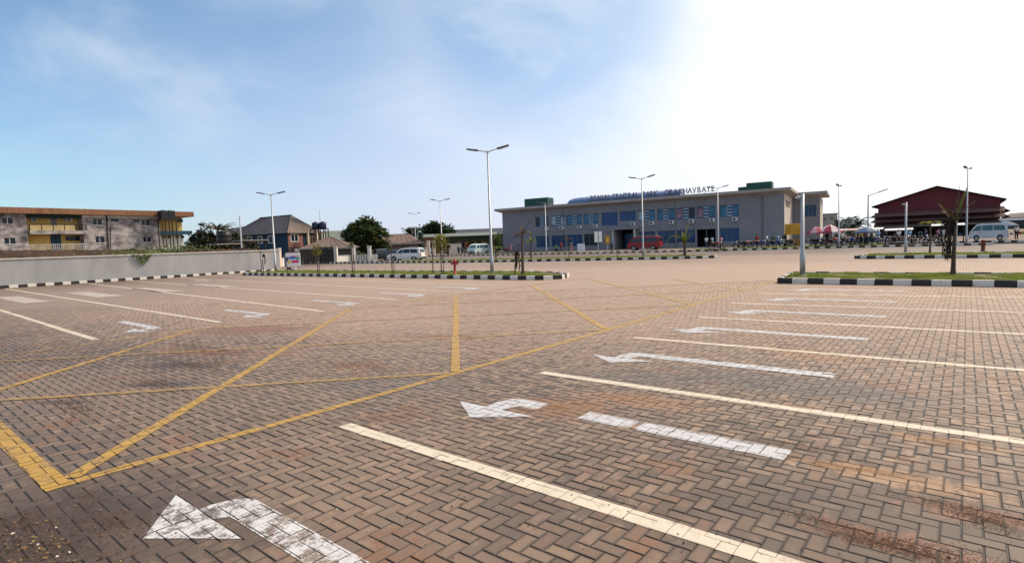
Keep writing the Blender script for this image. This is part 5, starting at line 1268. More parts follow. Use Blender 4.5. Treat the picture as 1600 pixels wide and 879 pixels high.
# yellow shop row
e = empty('shop_row', at_depth(722, 396, 122), 'low ochre shop row with green shade roof and dark doorways', 'shops', RZ + .02)
MB().box(-8.2, .8, 0, 7.2, 5, 3.9).build('wall', mat('shop_wall', (.46, .33, .15), .85, c2=(.30, .17, .10), scale=.35, contrast=(.42, .58)), e)
MB().extr([(-9.6, -1.0, 3.75), (7.8, -1.0, 3.75), (7.8, 5.4, 4.5), (-9.6, 5.4, 4.5)], (0, 0, .12)).build('roof', mat('shop_roof', (.15, .17, .15), .7, .15), e)
MB().box(-3.6, .3, 2.6, 6.6, .79, 3.55).build('awning', mat('awning_green', (.055, .075, .04), .8, .3), e)
for k, x in enumerate((-7.4, -4.6, -2.5, -.3, 1.5, 3.3, 5.3)): MB().box(x, .74, 1.3, x + (.9 if k % 2 else 1.2), .795, 2.5).build('doorway', brown, e)
for k, (x, c) in enumerate(((-1.5, (.45, .28, .05)), (.75, (.35, .07, .03)), (4.4, (.5, .33, .06)), (2.5, (.42, .30, .12)))): MB().box(x, .745, 1.35, x + .75, .796, 2.3).build('shop_panel', mat('shop_panel%d' % k, c, .8, .2), e)
for x in (-9, -5.4, -1.8, 1.8, 5.4, 7.4): MB().tube([(x, -.8, 0), (x, -.8, 3.76)], .07, 6).build('post', brown, e)
e = empty('shop_wall', at_depth(712, 399, 108), 'pale cream forecourt wall before the ochre shop row', 'wall', RZ + .05); MB().box(-1.6, 0, 0, 1.2, .25, 2.1).build('wall', cream, e); MB().box(-1.7, -.05, 2.1, 1.3, .3, 2.22).build('coping', capm, e)
# gates, fence pillars, low walls
gd = mat('black_gate', (.014, .014, .018), .6, .3)
def gate(px, py, dist, w2, h, label, rz, m_):
    e = empty('gate', at_depth(px, py, dist), label, 'gate', rz)
    m = MB(); m.box(-w2, -.03, .08, w2, .03, .16); m.box(-w2, -.03, h - .1, w2, .03, h); m.box(-w2, -.03, h * .5, w2, .03, h * .5 + .08)
    for x in (-w2, -.05, w2 - .1): m.box(x, -.035, .05, x + .1, .035, h + .03)
    m.build('frame', m_, e)
    for k in range(int(w2 * 2 / .3)): x = -w2 + .12 + k * .3; MB().box(x, -.012, .165, x + .24, .012, h - .105).build('panel', m_, e)
    return e
gate(481, 413, 77.5, .95, 2.0, 'dark open gate leaf beside the colourful cabinet', RZ + .2, mat('brown_gate', (.035, .028, .022), .7, .3))
gate(511, 411.5, 79, .92, 2.25, 'black sheet metal gate leaf beside the tall white pillar', RZ + .05, gd)
gpill = [(525, 411, 385.8, 6.0, 'tall white pillar hinging the black gate'), (553, 409, 384.5, 4.8, 'white fence pillar at the end of the low wall beside the gate'), (578, 408.5, 384, 4.8, 'white fence pillar nearest the dark parked car')]
for px, py, top, wpx, lb in gpill: pillar(px, py, top, wpx, creamw, lb, rz=RZ)
for px, py, top, wpx, lb in ((603, 399, 381.5, 4.6, 'ochre pillar before the reddish bungalow'), (619.5, 398, 383, 3, 'thin white pillar over the silver parked car'), (625, 398, 383, 3.6, 'thicker white pillar over the white parked car'), (670, 399.5, 375.8, 4.5, 'tall cream pillar of the gateway behind the bare stake'), (678.5, 400, 375.8, 4.2, 'tall cream pillar of the gateway behind the bushy sapling'), (666, 401, 386, 3, 'short tan pillar beside the cypress')):
    pillar(px, py, top, wpx, cream if 'ream' in lb or 'ochre' in lb or 'tan' in lb else creamw, lb, rz=RZ)
def low_wall(x0, y0, x1, y1, h, label, bars=False):
    a, b = W(x0, y0), W(x1, y1); d = b - a; e = empty('low_wall', a, label, 'wall', math.atan2(d.y, d.x)); L_ = d.length
    MB().box(0, -.08, -.03, L_, .08, h).build('wall', creamw, e); MB().box(-.02, -.12, h + .001, L_ + .02, .12, h + .08).build('coping', capm, e)
    if bars:
        m = MB(); x = .2
        while x < L_ - .1: MB().box(x, -.1, .12, x + .08, -.081, h - .05).build('slot', brown, e); x += .42
low_wall(440.5, 416, 448, 415.3, 1.0, 'short low white wall behind the lamp at the wall end')
low_wall(528.5, 410.5, 550.5, 409, .95, 'low white wall between the two white pillars by the gate')
low_wall(556, 409, 575.5, 408.5, .95, 'low white wall with dark slots between fence pillars', True)
low_wall(581, 408.3, 590, 408, .95, 'stub of low white wall beside the dark parked car')
# striped kerb before the gate
for pts, nm in (([W(448, 421), W(462, 420.5)], 'short striped kerb before the colourful cabinet'), ([W(527, 411.5), W(548, 409.6), W(586, 409.2)], 'striped kerb along the low fence walls')):
    m = MB(); a, b = pts[0], pts[-1]
    kb = tag(MB().box(a.x - .1, a.y, -.06, a.x + .1, a.y + .2, 0.01).build('kerb', conc), nm, None, None, 'structure'); jm = MB(); kerb_run([tuple(p.xy) for p in pts], kb, 0, jm, .5); tag(jm.build('kerb_stones', [kerb_b, kerb_w], kb), kind='stuff')

# ------------------------------------------------------------------ red gabled hall and its neighbours
e1, e2 = Vector((-15.8, 140.5)), Vector((5.6, 139.2))
def at_h(px, py, H): d = ray(px, py); t = (H - EYE) / d.z; return Vector((d.x * t, d.y * t))
e1, e2 = at_h(1362, 322.5, 7.0), at_h(1573, 310, 7.0)
RF = Frame(e1, e2 - e1)
hall = fempty('red_hall', RF, 'big dark red gabled market hall with three brown awnings across its front', 'hall')
hu = lambda x, y, yo=0.0: RF.uv(x, y, yo)
maroon = mat('maroon_sheet', (0.155, 0.022, 0.030), .7, c2=(.115, .017, .023), scale=.5)
awn = mat('brown_awning', (0.14, 0.066, 0.056), .8, c2=(.10, .05, .042), scale=.4)
dk = mat('hall_dark', (.022, .012, .012), .9, .3)
pk = hu(1464, 290); w0, w1 = hu(1372, 340, 1.0)[0], hu(1563, 330, 1.0)[0]; s1_ = (e2 - e1).length
D = 26
zs = lambda s: 7.0 + (pk[1] - 7.0) * (s / pk[0] if s < pk[0] else (s1_ - s) / (s1_ - pk[0]))
m = MB(); m.extr([(0, 0, 6.75), (pk[0], 0, pk[1] - .25), (s1_, 0, 6.75), (s1_, 0, 7.0), (pk[0], 0, pk[1]), (0, 0, 7.0)], (0, D, 0)); m.build('roof', dk, hall)
m = MB(); m.quad((w0, 1, 5.4), (w1, 1, 5.4), (w1, 1, zs(w1) - .26), (pk[0], 1, pk[1] - .26), (w0, 1, zs(w0) - .26)); gbl = m.build('gable_wall', maroon, hall)
m = MB(); x = w0 + .5
while x < w1 - .2:
    m.box(x, .96, 5.45, x + .07, .998, zs(x) - .3); x += .75
tag(m.build('sheet_ribs', maroon, gbl), kind='stuff')
m = MB(); m.box(w0, 1.05, 2.3, w1, 1.25, 5.39); m.box(w0, 1.26, 2.3, w0 + .2, D, 6.7); m.box(w1 - .2, 1.26, 2.3, w1, D, 6.7); m.build('upper_wall', mat('hall_upper', (.105, .040, .038), .9, .3), hall)
aw = [(5.5, 4.62), (4.4, 3.5), (3.3, 2.42)]
for k, (zt, zb) in enumerate(aw):
    m = MB(); m.extr([(w0 - .6, .95, zt), (w1 + .6, .95, zt), (w1 + .6, -.9, zb), (w0 - .6, -.9, zb)], (0, 0, .08)); a_ = m.build('awning', awn, hall)
    m = MB(); ribs(m, (w0 - .6, -.9, zb + .08), (w1 + .6, -.9, zb + .08), (w1 + .6, .95, zt + .08), (w0 - .6, .95, zt + .08), 26); tag(m.build('awning_ribs', awn, a_), kind='stuff')
    if k < 2:
        for s_ in (w0, w1):
            sg = -1 if s_ == w0 else 1; m = MB(); m.extr([(s_, 1.3, zt), (s_, D - 1, zt), (s_ + sg * 1.5, D - 1, zb), (s_ + sg * 1.5, 1.3, zb)], (0, 0, .08)); m.build('side_awning', dk, hall)
m = MB(); m.box(w0 - .2, -.95, 2.35, w1 + .2, -.86, 2.55); m.build('beam', mat('pale_beam', (.22, .17, .15), .8, .2), hall)
m = MB(); m.box(w0, 4.0, 0, w1, 4.2, 2.6); m.build('back_wall', dk, hall)
for k in range(13): x = w0 + (w1 - w0 - .3) * k / 12; MB().box(x, -.7, 0, x + .22, -.45, 2.34).build('post', dk, hall)
dr = hu(1435, 370, -.6)[0]; d2_ = hu(1441, 370, -.6)[0]
m = MB(); zt = hu(1438, 363, -.6)[1]; m.box(dr, -.75, 0, dr + .12, -.71, zt); m.box(d2_ - .12, -.75, 0, d2_, -.71, zt); m.box(dr, -.75, zt, d2_, -.71, zt + .14); m.build('door_frame', mat('door_frame_pale', (.24, .27, .28), .7), hall)
m = MB(); m.tube([(hu(1499, 300, 5)[0], 5, 8), (hu(1499, 300, 5)[0], 5, 10.3)], .04, 5); m.build('antenna', alum, hall)
# grey house on the far right
greyw = mat('grey_house_wall', (.17, .15, .15), .9, .2, .5)
GF = Frame(at_h(1566, 345, 4.6), Vector((1, -.05)))
gh = fempty('grey_house', GF, 'grey house with pale brown roof cut by the picture edge beside the red hall', 'house')
m = MB(); m.extr([(-.3, -.5, 6.0), (12, -.5, 6.0), (12, 5, 8.8), (3.0, 5, 8.4)], (0, 0, .12)); m.build('roof', mat('pale_brown_sheet', (.22, .17, .15), .8, .15), gh)
MB().box(0.1, .2, 0, 12, 10, 6.05).build('wall', greyw, gh); m = MB(); m.box(3.6, -3, 0, 12, .18, 5.0); m.build('annexe_wall', mat('annexe_dark', (.045, .045, .05), .9, .2), gh)
m = MB(); m.extr([(3.2, -3.3, 4.9), (12.2, -3.3, 4.9), (12.2, .15, 5.9), (3.2, .15, 5.9)], (0, 0, .1)); m.build('annexe_roof', dk, gh)
p = at_depth(1295, 380, 190)
e = empty('beige_block', p, 'pale beige flat roofed block far behind the bus station wing', 'building', camaz - math.pi / 2 - .4); hb = 1.8 + (364 - 338.5) / FPX * 180
MB().box(-5, 0, 0, 2.2, 8, hb).build('wall', mat('beige_wall', (.42, .34, .30), .9, .1), e); MB().box(-5.2, -.2, hb, 2.4, 8, hb + .25).build('roof', mat('beige_roof', (.33, .26, .23), .9), e)
for x in (-3.6, -1.6, .2): MB().box(x, -.03, hb - 1.9, x + .9, -.003, hb - .8).build('window', greyw, e)

# ------------------------------------------------------------------ vehicles
tyre = mat('tyre', (.012, .012, .012), .85, .2, 4); rim_m = mat('wheel_rim', (.35, .35, .36), .4, .05, metal=.5)
lamp_c = mat('headlight', (.62, .63, .65), .2, .03); tail_c = mat('tail_light', (.25, .01, .01), .3, .05)
vglass = mat('vehicle_glass', (.012, .018, .022), .08, .2, 1, spec=.7); bumper = mat('bumper_black', (.02, .02, .022), .6, .1)
vglass2 = mat('vehicle_glass_teal', (.035, .085, .095), .08, .3, 1, spec=.7)
def vehicle(name, loc, rz, label, cat, paint, Wd, low, up, side, front, rear, wheels, wr, tuck=.17, glassm=None, group=None, stripe=None):
    """low: body outline below the windows, up: outline of the cabin above (both x, z; front is +x); side: side windows; front/rear: (bottom, top) of the screens"""
    gm = glassm or vglass
    e = empty(name, loc, label, cat, rz, group)
    belt = up[0][1]; topz = max(z for x, z in up); hw0 = Wd / 2
    hw = lambda z: hw0 - (0 if z <= belt else tuck * (z - belt) / (topz - belt)) - (.05 if z < .36 else 0)
    idx = {}; V_ = []; F_ = []
    def vi(x, y, z):
        k = (round(x, 3), round(y, 3), round(z, 3))
        if k not in idx: idx[k] = len(V_); V_.append(k)
        return idx[k]
    for pts, skip in ((low, None), (up, (up[-1], up[0]))):
        for s in (1, -1):
            f = [vi(x, s * hw(z), z) for x, z in pts]; F_.append(f if s > 0 else f[::-1])
        for k in range(len(pts)):
            a, b = pts[k], pts[(k + 1) % len(pts)]
            if pts is up and a == up[-1] and b == up[0]: continue
            F_.append([vi(a[0], hw(a[1]), a[1]), vi(b[0], hw(b[1]), b[1]), vi(b[0], -hw(b[1]), b[1]), vi(a[0], -hw(a[1]), a[1])])
    me = bpy.data.meshes.new('body'); me.from_pydata(V_, [], F_); me.materials.append(paint); me.update()
    body = link('body', me, e)
    bv = body.modifiers.new('edge', 'BEVEL'); bv.width = .05; bv.segments = 2; bv.limit_method = 'ANGLE'; bv.angle_limit = R(25)
    for q in side:
        for s in (1, -1):
            m = MB(); m.quad(*[(x, s * (hw(z) + .012), z) for x, z in q]); m.build('window', gm, e)
    for (a, b), nm in ((front, 'windscreen'), (rear, 'rear_window')):
        if a is None: continue
        n = Vector((b[1] - a[1], 0, a[0] - b[0])).normalized(); n = n if (n.x > 0) == (nm == 'windscreen') else -n
        p = [(Vector((a[0], 0, a[1])).lerp(Vector((b[0], 0, b[1])), t), t) for t in (.10, .90)]
        m = MB(); m.quad(*[tuple(q + n * .014 + Vector((0, s * (hw(q.z) - .12), 0))) for q, s in ((p[0][0], 1), (p[0][0], -1), (p[1][0], -1), (p[1][0], 1))]); m.build(nm, gm, e)
    for x in wheels:
        for s in (1, -1):
            wv = MB().tube([(x, s * (hw0 - .20), wr), (x, s * (hw0 + .012), wr)], wr, 16).build('wheel', tyre, e)
            MB().tube([(x, s * (hw0 + .013), wr), (x, s * (hw0 + .022), wr)], wr * .62, 12).build('rim', rim_m, wv)
            m = MB(); m.quad(*[(x + math.cos(math.pi * k / 10) * wr * 1.22, s * (hw0 + .006), wr + math.sin(math.pi * k / 10) * wr * 1.22) for k in range(11)]); m.build('wheel_arch', bumper, e)
    xf, xr = max(x for x, z in low), min(x for x, z in low)
    for s in (1, -1):
        MB().box(xf - .10, s * (hw0 - .30) - .2, .62, xf + .012, s * (hw0 - .30) + .2, .80).build('headlight', lamp_c, e)
        MB().box(xr - .012, s * (hw0 - .16) - .1, .70, xr + .05, s * (hw0 - .16) + .1, 1.0).build('tail_light', tail_c, e)
        xm = front[0][0] - .25; MB().box(xm - .08, s * (hw0 + .10) - .09, belt + .05, xm + .02, s * (hw0 + .10) + .09, belt + .2).build('mirror', bumper, e)
        for q in side[:2]: x = q[0][0] + .15; MB().box(x, s * (hw0 + .02) - .012, belt - .17, x + .17, s * (hw0 + .02) + .012, belt - .13).build('handle', bumper, e)
        if stripe: MB().box(xr + .3, s * (hw0 + .009) - .004, belt - .30, xf - .5, s * (hw0 + .009) + .004, belt - .22).build('stripe', stripe, e)
    MB().box(xf - .1, -hw0 + .05, .30, xf + .05, hw0 - .05, .50).build('bumper', bumper, e); MB().box(xr - .05, -hw0 + .05, .32, xr + .1, hw0 - .05, .52).build('bumper', bumper, e)
    MB().box(xf - .02, -.35, .66, xf + .014, .35, .78).build('grille', bumper, e)
    return e
p_white = mat('paint_white', (.74, .72, .68), .3, .04, 1); p_red = mat('paint_red', (.26, .020, .022), .4, .12, 1.5); p_silver = mat('paint_silver_blue', (.30, .38, .45), .3, .06, metal=.2)
p_dark = mat('paint_dark_green', (.012, .028, .028), .3, .15); p_van = mat('paint_pale_van', (.60, .61, .63), .4, c2=(.50, .49, .50), scale=1); p_pale = mat('paint_ice', (.55, .66, .70), .4, .06); p_blue = mat('paint_blue', (.03, .08, .20), .3, .1)
MV = dict(Wd=1.85, low=[(-2.3, .35), (2.2, .32), (2.34, .45), (2.34, .72), (2.2, .88), (1.35, 1.02), (-2.32, 1.02), (-2.38, .6)], up=[(1.35, 1.02), (.45, 1.62), (-.2, 1.74), (-1.7, 1.70), (-2.1, 1.62), (-2.32, 1.02)],
          side=[[(1.05, 1.07), (.42, 1.52), (.15, 1.56), (.15, 1.07)], [(.08, 1.07), (.08, 1.56), (-.85, 1.58), (-.85, 1.07)], [(-.92, 1.07), (-.92, 1.58), (-1.85, 1.53), (-2.05, 1.07)]],
          front=((1.35, 1.02), (.45, 1.62)), rear=((-2.32, 1.02), (-2.1, 1.62)), wheels=(1.45, -1.45), wr=.33)
ca, cb2 = W(617, 408.3), W(655, 407.2)
dv = (ca - cb2); rzv = math.atan2(dv.y, dv.x)
pc = (ca + cb2) / 2
carA = vehicle('parked_car', pc, rzv, 'white minivan parked behind the striped kerb beside the cypress', 'car', p_white, **MV)
vehicle('parked_car', W(617, 404.5) , rzv - .1, 'silver blue car parked close behind the white minivan', 'car', p_silver, Wd=1.75, low=[(-2.1, .35), (2.1, .32), (2.2, .45), (2.2, .68), (2.05, .82), (1.0, .95), (-2.12, .95), (-2.18, .6)], up=[(1.0, .95), (.25, 1.40), (-.5, 1.46), (-1.3, 1.42), (-1.95, .95)],
        side=[[(.75, 1.0), (.22, 1.33), (-.25, 1.37), (-.25, 1.0)], [(-.32, 1.0), (-.32, 1.37), (-1.2, 1.34), (-1.65, 1.0)]], front=((1.0, .95), (.25, 1.40)), rear=((-1.95, .95), (-1.3, 1.42)), wheels=(1.35, -1.3), wr=.31)
vehicle('parked_car', W(595, 407.2), camaz + .35, 'dark green car parked nose away beside the low fence wall', 'car', p_dark, **MV)
vehicle('parked_car', W(656, 399.8), rzv, 'blue car half hidden beyond the white minivan', 'car', p_blue, **MV)
BUS = dict(Wd=1.75, low=[(-2.35, .38), (2.2, .36), (2.36, .5), (2.34, .85), (2.2, 1.15), (-2.38, 1.15), (-2.42, .6)], up=[(2.2, 1.15), (1.45, 1.86), (1.0, 1.96), (-1.8, 1.98), (-2.25, 1.88), (-2.38, 1.15)],
           side=[[(1.95, 1.2), (1.40, 1.74), (.85, 1.78), (.85, 1.2)], [(.75, 1.2), (.75, 1.78), (-.55, 1.8), (-.55, 1.2)], [(-.65, 1.2), (-.65, 1.8), (-1.95, 1.76), (-2.12, 1.2)]], front=((2.2, 1.15), (1.45, 1.86)), rear=((-2.38, 1.15), (-2.25, 1.88)), wheels=(1.45, -1.45), wr=.33)
p = (W(985, 390.8, FT) + W(1032, 390.2, FT)) / 2
vr = vehicle('minibus', p, T.rz + math.pi, 'old red minibus with roof rails parked before the station porch', 'minibus', p_red, tuck=.14, **BUS)
rail = MB()
for s in (-.55, .55): rail.tube([(1.0, s, 2.06), (-1.9, s, 2.06)], .035, 6)
for x in (.9, -.4, -1.8):
    rail.tube([(x, -.55, 2.06), (x, .55, 2.06)], .03, 6)
    for s in (-.55, .55): rail.tube([(x, s, 1.95), (x, s, 2.06)], .025, 5)
rail.build('roof_rack', mat('rack_pale', (.40, .34, .30), .5), vr)
a_, b_ = W(1514, 377.0, FT), W(1574, 375.6, FT); dd = a_ - b_
vw = vehicle('minibus', (a_ + b_) / 2, math.atan2(dd.y, dd.x), 'pale grey and white minibus with teal windows parked before the red hall', 'minibus', p_van, glassm=vglass2, **BUS)
vw.scale = (dd.length / 4.75,) * 2 + (1.0,)
p = at_depth(748, 396, 104); p.z = 0
vehicle('minibus', p, camaz + math.pi - .55, 'ice blue minibus seen from the front before the ochre shops', 'minibus', p_pale, glassm=vglass2, **BUS)

# ------------------------------------------------------------------ people
def skin_mesh(pts, edges, rad, sub=1):
    me = bpy.data.meshes.new('t'); me.from_pydata(pts, edges, []); o = bpy.data.objects.new('t', me); col.objects.link(o)
    o.modifiers.new('skin', 'SKIN'); o.modifiers['skin'].use_smooth_shade = True
    if sub: o.modifiers.new('s', 'SUBSURF').levels = sub; o.modifiers['s'].render_levels = sub
    for k, r in enumerate(rad): me.skin_vertices[0].data[k].radius = (r, r)
    me.skin_vertices[0].data[0].use_root = True
    out = bpy.data.meshes.new_from_object(o.evaluated_get(bpy.context.evaluated_depsgraph_get())); bpy.data.objects.remove(o); bpy.data.meshes.remove(me); return out
def pose(kind):
    """joints of a 1.7 m figure facing +x"""
    J = dict(pel=(0, 0, .92), bel=(0, 0, 1.08), che=(.01, 0, 1.30), nec=(0, 0, 1.46), hea=(.02, 0, 1.57), top=(.015, 0, 1.67), nos=(.10, 0, 1.57))
    for s, n in ((1, 'l'), (-1, 'r')):
        J['sh' + n] = (0, s * .18, 1.40); J['el' + n] = (-.02, s * .24, 1.13); J['wr' + n] = (.06, s * .25, .89); J['ha' + n] = (.09, s * .245, .78)
        J['hi' + n] = (0, s * .09, .88); J['kn' + n] = (.02, s * .10, .48); J['an' + n] = (-.01, s * .105, .08); J['to' + n] = (.15, s * .12, .035)
    if kind == 'walk':
        J.update(knl=(.16, .09, .50), anl=(.22, .09, .09), tol=(.37, .10, .05), knr=(.02, -.09, .48), anr=(-.26, -.09, .16), tor=(-.14, -.1, .04), ell=(-.12, .23, 1.14), wrl=(-.10, .22, .90), hal=(-.08, .22, .80), elr=(.06, -.23, 1.14), wrr=(.22, -.21, .95), har=(.29, -.2, .87))
    if kind == 'sit':
        for k in list(J):
            x, y, z = J[k]
            J[k] = (x, y, z - .40)
        for s, n in ((1, 'l'), (-1, 'r')):
            J['kn' + n] = (.42, s * .16, .50); J['an' + n] = (.38, s * .17, .09); J['to' + n] = (.54, s * .18, .04); J['el' + n] = (.10, s * .25, .76); J['wr' + n] = (.32, s * .2, .64); J['ha' + n] = (.41, s * .18, .62)
    return J
RD = dict(pel=.125, bel=.11, che=.125, nec=.052, hea=.095, top=.055, nos=.022, sh=.06, el=.042, wr=.03, ha=.038, hi=.085, kn=.058, an=.042, to=.035)
def person_meshes(kind):
    J = pose(kind); ch = []
    def mk(names, links, grow=1.0, sub=1):
        pts = [J[n] for n in names]; rad = [(RD[n] if n in RD else RD[n[:2]]) * grow for n in names]
        return skin_mesh(pts, [(names.index(a), names.index(b)) for a, b in links], rad, sub)
    core = ['pel', 'bel', 'che', 'nec', 'hea', 'top', 'nos']; lk = [('pel', 'bel'), ('bel', 'che'), ('che', 'nec'), ('nec', 'hea'), ('hea', 'top'), ('hea', 'nos')]
    for n in 'lr':
        core += ['sh' + n, 'el' + n, 'wr' + n, 'ha' + n, 'hi' + n, 'kn' + n, 'an' + n, 'to' + n]
        lk += [('che', 'sh' + n), ('sh' + n, 'el' + n), ('el' + n, 'wr' + n), ('wr' + n, 'ha' + n), ('pel', 'hi' + n), ('hi' + n, 'kn' + n), ('kn' + n, 'an' + n), ('an' + n, 'to' + n)]
    body = mk(core, lk)
    J['ml'] = tuple((Vector(J['shl']) + Vector(J['ell']) * 1.5) / 2.5); J['mr'] = tuple((Vector(J['shr']) + Vector(J['elr']) * 1.5) / 2.5)
    RD['ml'] = RD['mr'] = .05
    J['cn'] = (J['che'][0], 0, J['che'][2] + .10); RD['cn'] = .085
    shirt = mk(['pel', 'bel', 'che', 'cn', 'shl', 'shr', 'ml', 'mr'], [('pel', 'bel'), ('bel', 'che'), ('che', 'cn'), ('che', 'shl'), ('che', 'shr'), ('shl', 'ml'), ('shr', 'mr')], 1.2)
    trou = mk(['pel', 'hil', 'hir', 'knl', 'knr', 'anl', 'anr'], [('pel', 'hil'), ('pel', 'hir'), ('hil', 'knl'), ('hir', 'knr'), ('knl', 'anl'), ('knr', 'anr')], 1.18)
    h = J['hea']; J['hb'] = (h[0] - .02, 0, h[2] + .02); J['hc'] = (h[0] - .02, 0, h[2] + .09); RD['hb'] = .095; RD['hc'] = .07
    hair = mk(['hb', 'hc'], [('hb', 'hc')], 1.06)
    return body, shirt, trou, hair
skin_m = mat('brown_skin', (.085, .045, .028), .6, .1, 3); hair_m = mat('black_hair', (.008, .007, .007), .8, .1)
PM = {k: person_meshes(k) for k in ('stand', 'walk', 'sit')}
def person(loc, rz, kind, shirt, trousers, label, group=None):
    e = empty('person', loc, label, 'person', rz, group)
    for nm, me, m_ in zip(('body', 'shirt', 'trousers', 'hair'), PM[kind], (skin_m, shirt, trousers, hair_m)):
        if not me.materials: me.materials.append(m_)
        o = link(nm, me, e); o.material_slots[0].link = 'OBJECT'; o.material_slots[0].material = m_
    return e
CL = {n: mat('cloth_' + n, c, .85, .15, 4) for n, c in dict(white=(.70, .70, .68), red=(.38, .03, .03), blue=(.05, .09, .26), sky=(.25, .42, .6), black=(.015, .015, .018), yellow=(.55, .38, .06), green=(.05, .16, .07), pink=(.5, .22, .28), grey=(.2, .2, .21), navy=(.02, .025, .06), brown=(.10, .055, .03), khaki=(.25, .2, .12)).items()}
PEOPLE = [  # photo x, y of the feet, pose, turn, shirt, trousers, where
    (1104, 388.6, 'stand', 2.6, 'white', 'navy', 'person in a white shirt standing in the dark entrance of the bus station'),
    (1113, 389.6, 'walk', .4, 'sky', 'khaki', 'person in a light blue shirt walking past the station entrance'),
    (1127, 389.3, 'stand', 3.6, 'pink', 'black', 'person in a pink shirt standing at the foot of the lamp by the entrance'),
    (1183, 387.4, 'stand', 3.2, 'red', 'navy', 'person in a red shirt beside the motorcycles at the plain station wall'),
    (1198, 387, 'stand', 4.0, 'white', 'blue', 'person in a white shirt and blue trousers among the motorcycles'),
    (1208, 386.7, 'stand', 3.0, 'green', 'black', 'person in a green shirt leaning by the station wall'),
    (1216, 386.5, 'walk', .2, 'sky', 'navy', 'person in a pale shirt walking along the station wall'),
    (1226, 386.2, 'stand', 2.8, 'black', 'black', 'person all in black standing near the yellow kiosk'),
    (877, 394.2, 'stand', 3.3, 'red', 'brown', 'person in dull red standing left of the white notice board'),
    (869, 394.4, 'sit', 3.8, 'green', 'black', 'person in green sitting low before the station windows'),
    (893, 394.0, 'stand', 2.9, 'grey', 'pink', 'person in grey beside the white notice board'),
    (956, 392.5, 'stand', 3.4, 'blue', 'black', 'person in blue standing behind the yellow sign'),
    (799, 395.3, 'stand', 3.1, 'pink', 'navy', 'person in pink beside the red motorcycle at the far corner'),
    (717, 398.5, 'stand', 3.2, 'navy', 'black', 'person in navy before the ochre shops, first of the three'),
    (722, 398.4, 'walk', 2.4, 'blue', 'navy', 'person in blue walking before the ochre shops'),
    (727, 398.3, 'stand', 3.6, 'black', 'grey', 'person in black and grey before the ochre shops'),
    (1286, 384.6, 'sit', 3.4, 'white', 'black', 'person in white sitting under the red and white parasol'),
    (1292, 384.4, 'stand', 3.0, 'black', 'navy', 'person in black standing under the red and white parasol'),
    (1299, 384.2, 'stand', 3.8, 'sky', 'black', 'person in a sky blue shirt at the edge of the parasol'),
    (1307, 384.0, 'walk', .3, 'navy', 'khaki', 'person in navy walking out from the parasol'),
    (1316, 383.6, 'stand', 3.1, 'white', 'grey', 'person in white and grey before the pale stall roofs'),
    (1324, 383.6, 'sit', 3.5, 'pink', 'brown', 'person in pink sitting before the pale stalls'),
    (1333, 383.3, 'stand', 2.7, 'brown', 'black', 'person in brown standing between the stalls'),
    (1346, 383.0, 'stand', 3.3, 'yellow', 'navy', 'person in yellow standing under the blue parasol'),
    (1352, 383.0, 'walk', 3.0, 'red', 'black', 'person in red walking under the blue parasol'),
    (1362, 382.8, 'stand', 3.5, 'grey', 'black', 'person in grey by the grey parked motorcycle'),
    (1372, 382.6, 'stand', 2.9, 'sky', 'navy', 'person in sky blue at the corner of the red hall'),
    (1383, 382.2, 'stand', 3.2, 'black', 'blue', 'person in black before the shaded front of the red hall'),
    (1397, 381.8, 'sit', 3.6, 'navy', 'black', 'person in navy sitting before the red hall'),
    (1404, 381.6, 'stand', 3.0, 'white', 'navy', 'person in white shirt before the red hall near the knob post'),
    (1421, 381.0, 'stand', 3.1, 'sky', 'black', 'person in sky blue right beside the pale door frame'),
    (1446, 380.4, 'walk', .2, 'navy', 'navy', 'person in navy walking past the pale door frame'),
    (1466, 379.8, 'stand', 3.4, 'pink', 'black', 'person in pink in front of the red hall behind the hanging fronds'),
    (1474, 379.6, 'stand', 2.6, 'white', 'grey', 'person in white in front of the red hall beside the palm'),
    (1588, 374.5, 'stand', 3.0, 'white', 'black', 'person in white behind the pale minibus'),
]
for px, py, kd, t_, sh, tr, lb in PEOPLE:
    z = FT if px > 790 else 0.0
    person(W(px, py, z), camaz + t_, kd, CL[sh], CL[tr], lb)
# low stools for those who sit
stoolm = mat('stool_wood', (.14, .08, .04), .8)
for px, py, kd, t_, sh, tr, lb in PEOPLE:
    if kd != 'sit': continue
    who = sh + {'green': ' before the station windows', 'white': ' at the red and white parasol', 'pink': ' before the pale stalls', 'navy': ' before the red hall'}[sh]
    e = empty('stool', W(px, py, FT if px > 790 else 0), 'low wooden stool under the sitting person in ' + who, 'stool', camaz + t_)
    MB().box(-.16, -.17, .34, .16, .17, .39).build('seat', stoolm, e)
    for x in (-.13, .1):
        for y in (-.14, .11): MB().box(x, y, 0, x + .03, y + .03, .339).build('leg', stoolm, e)

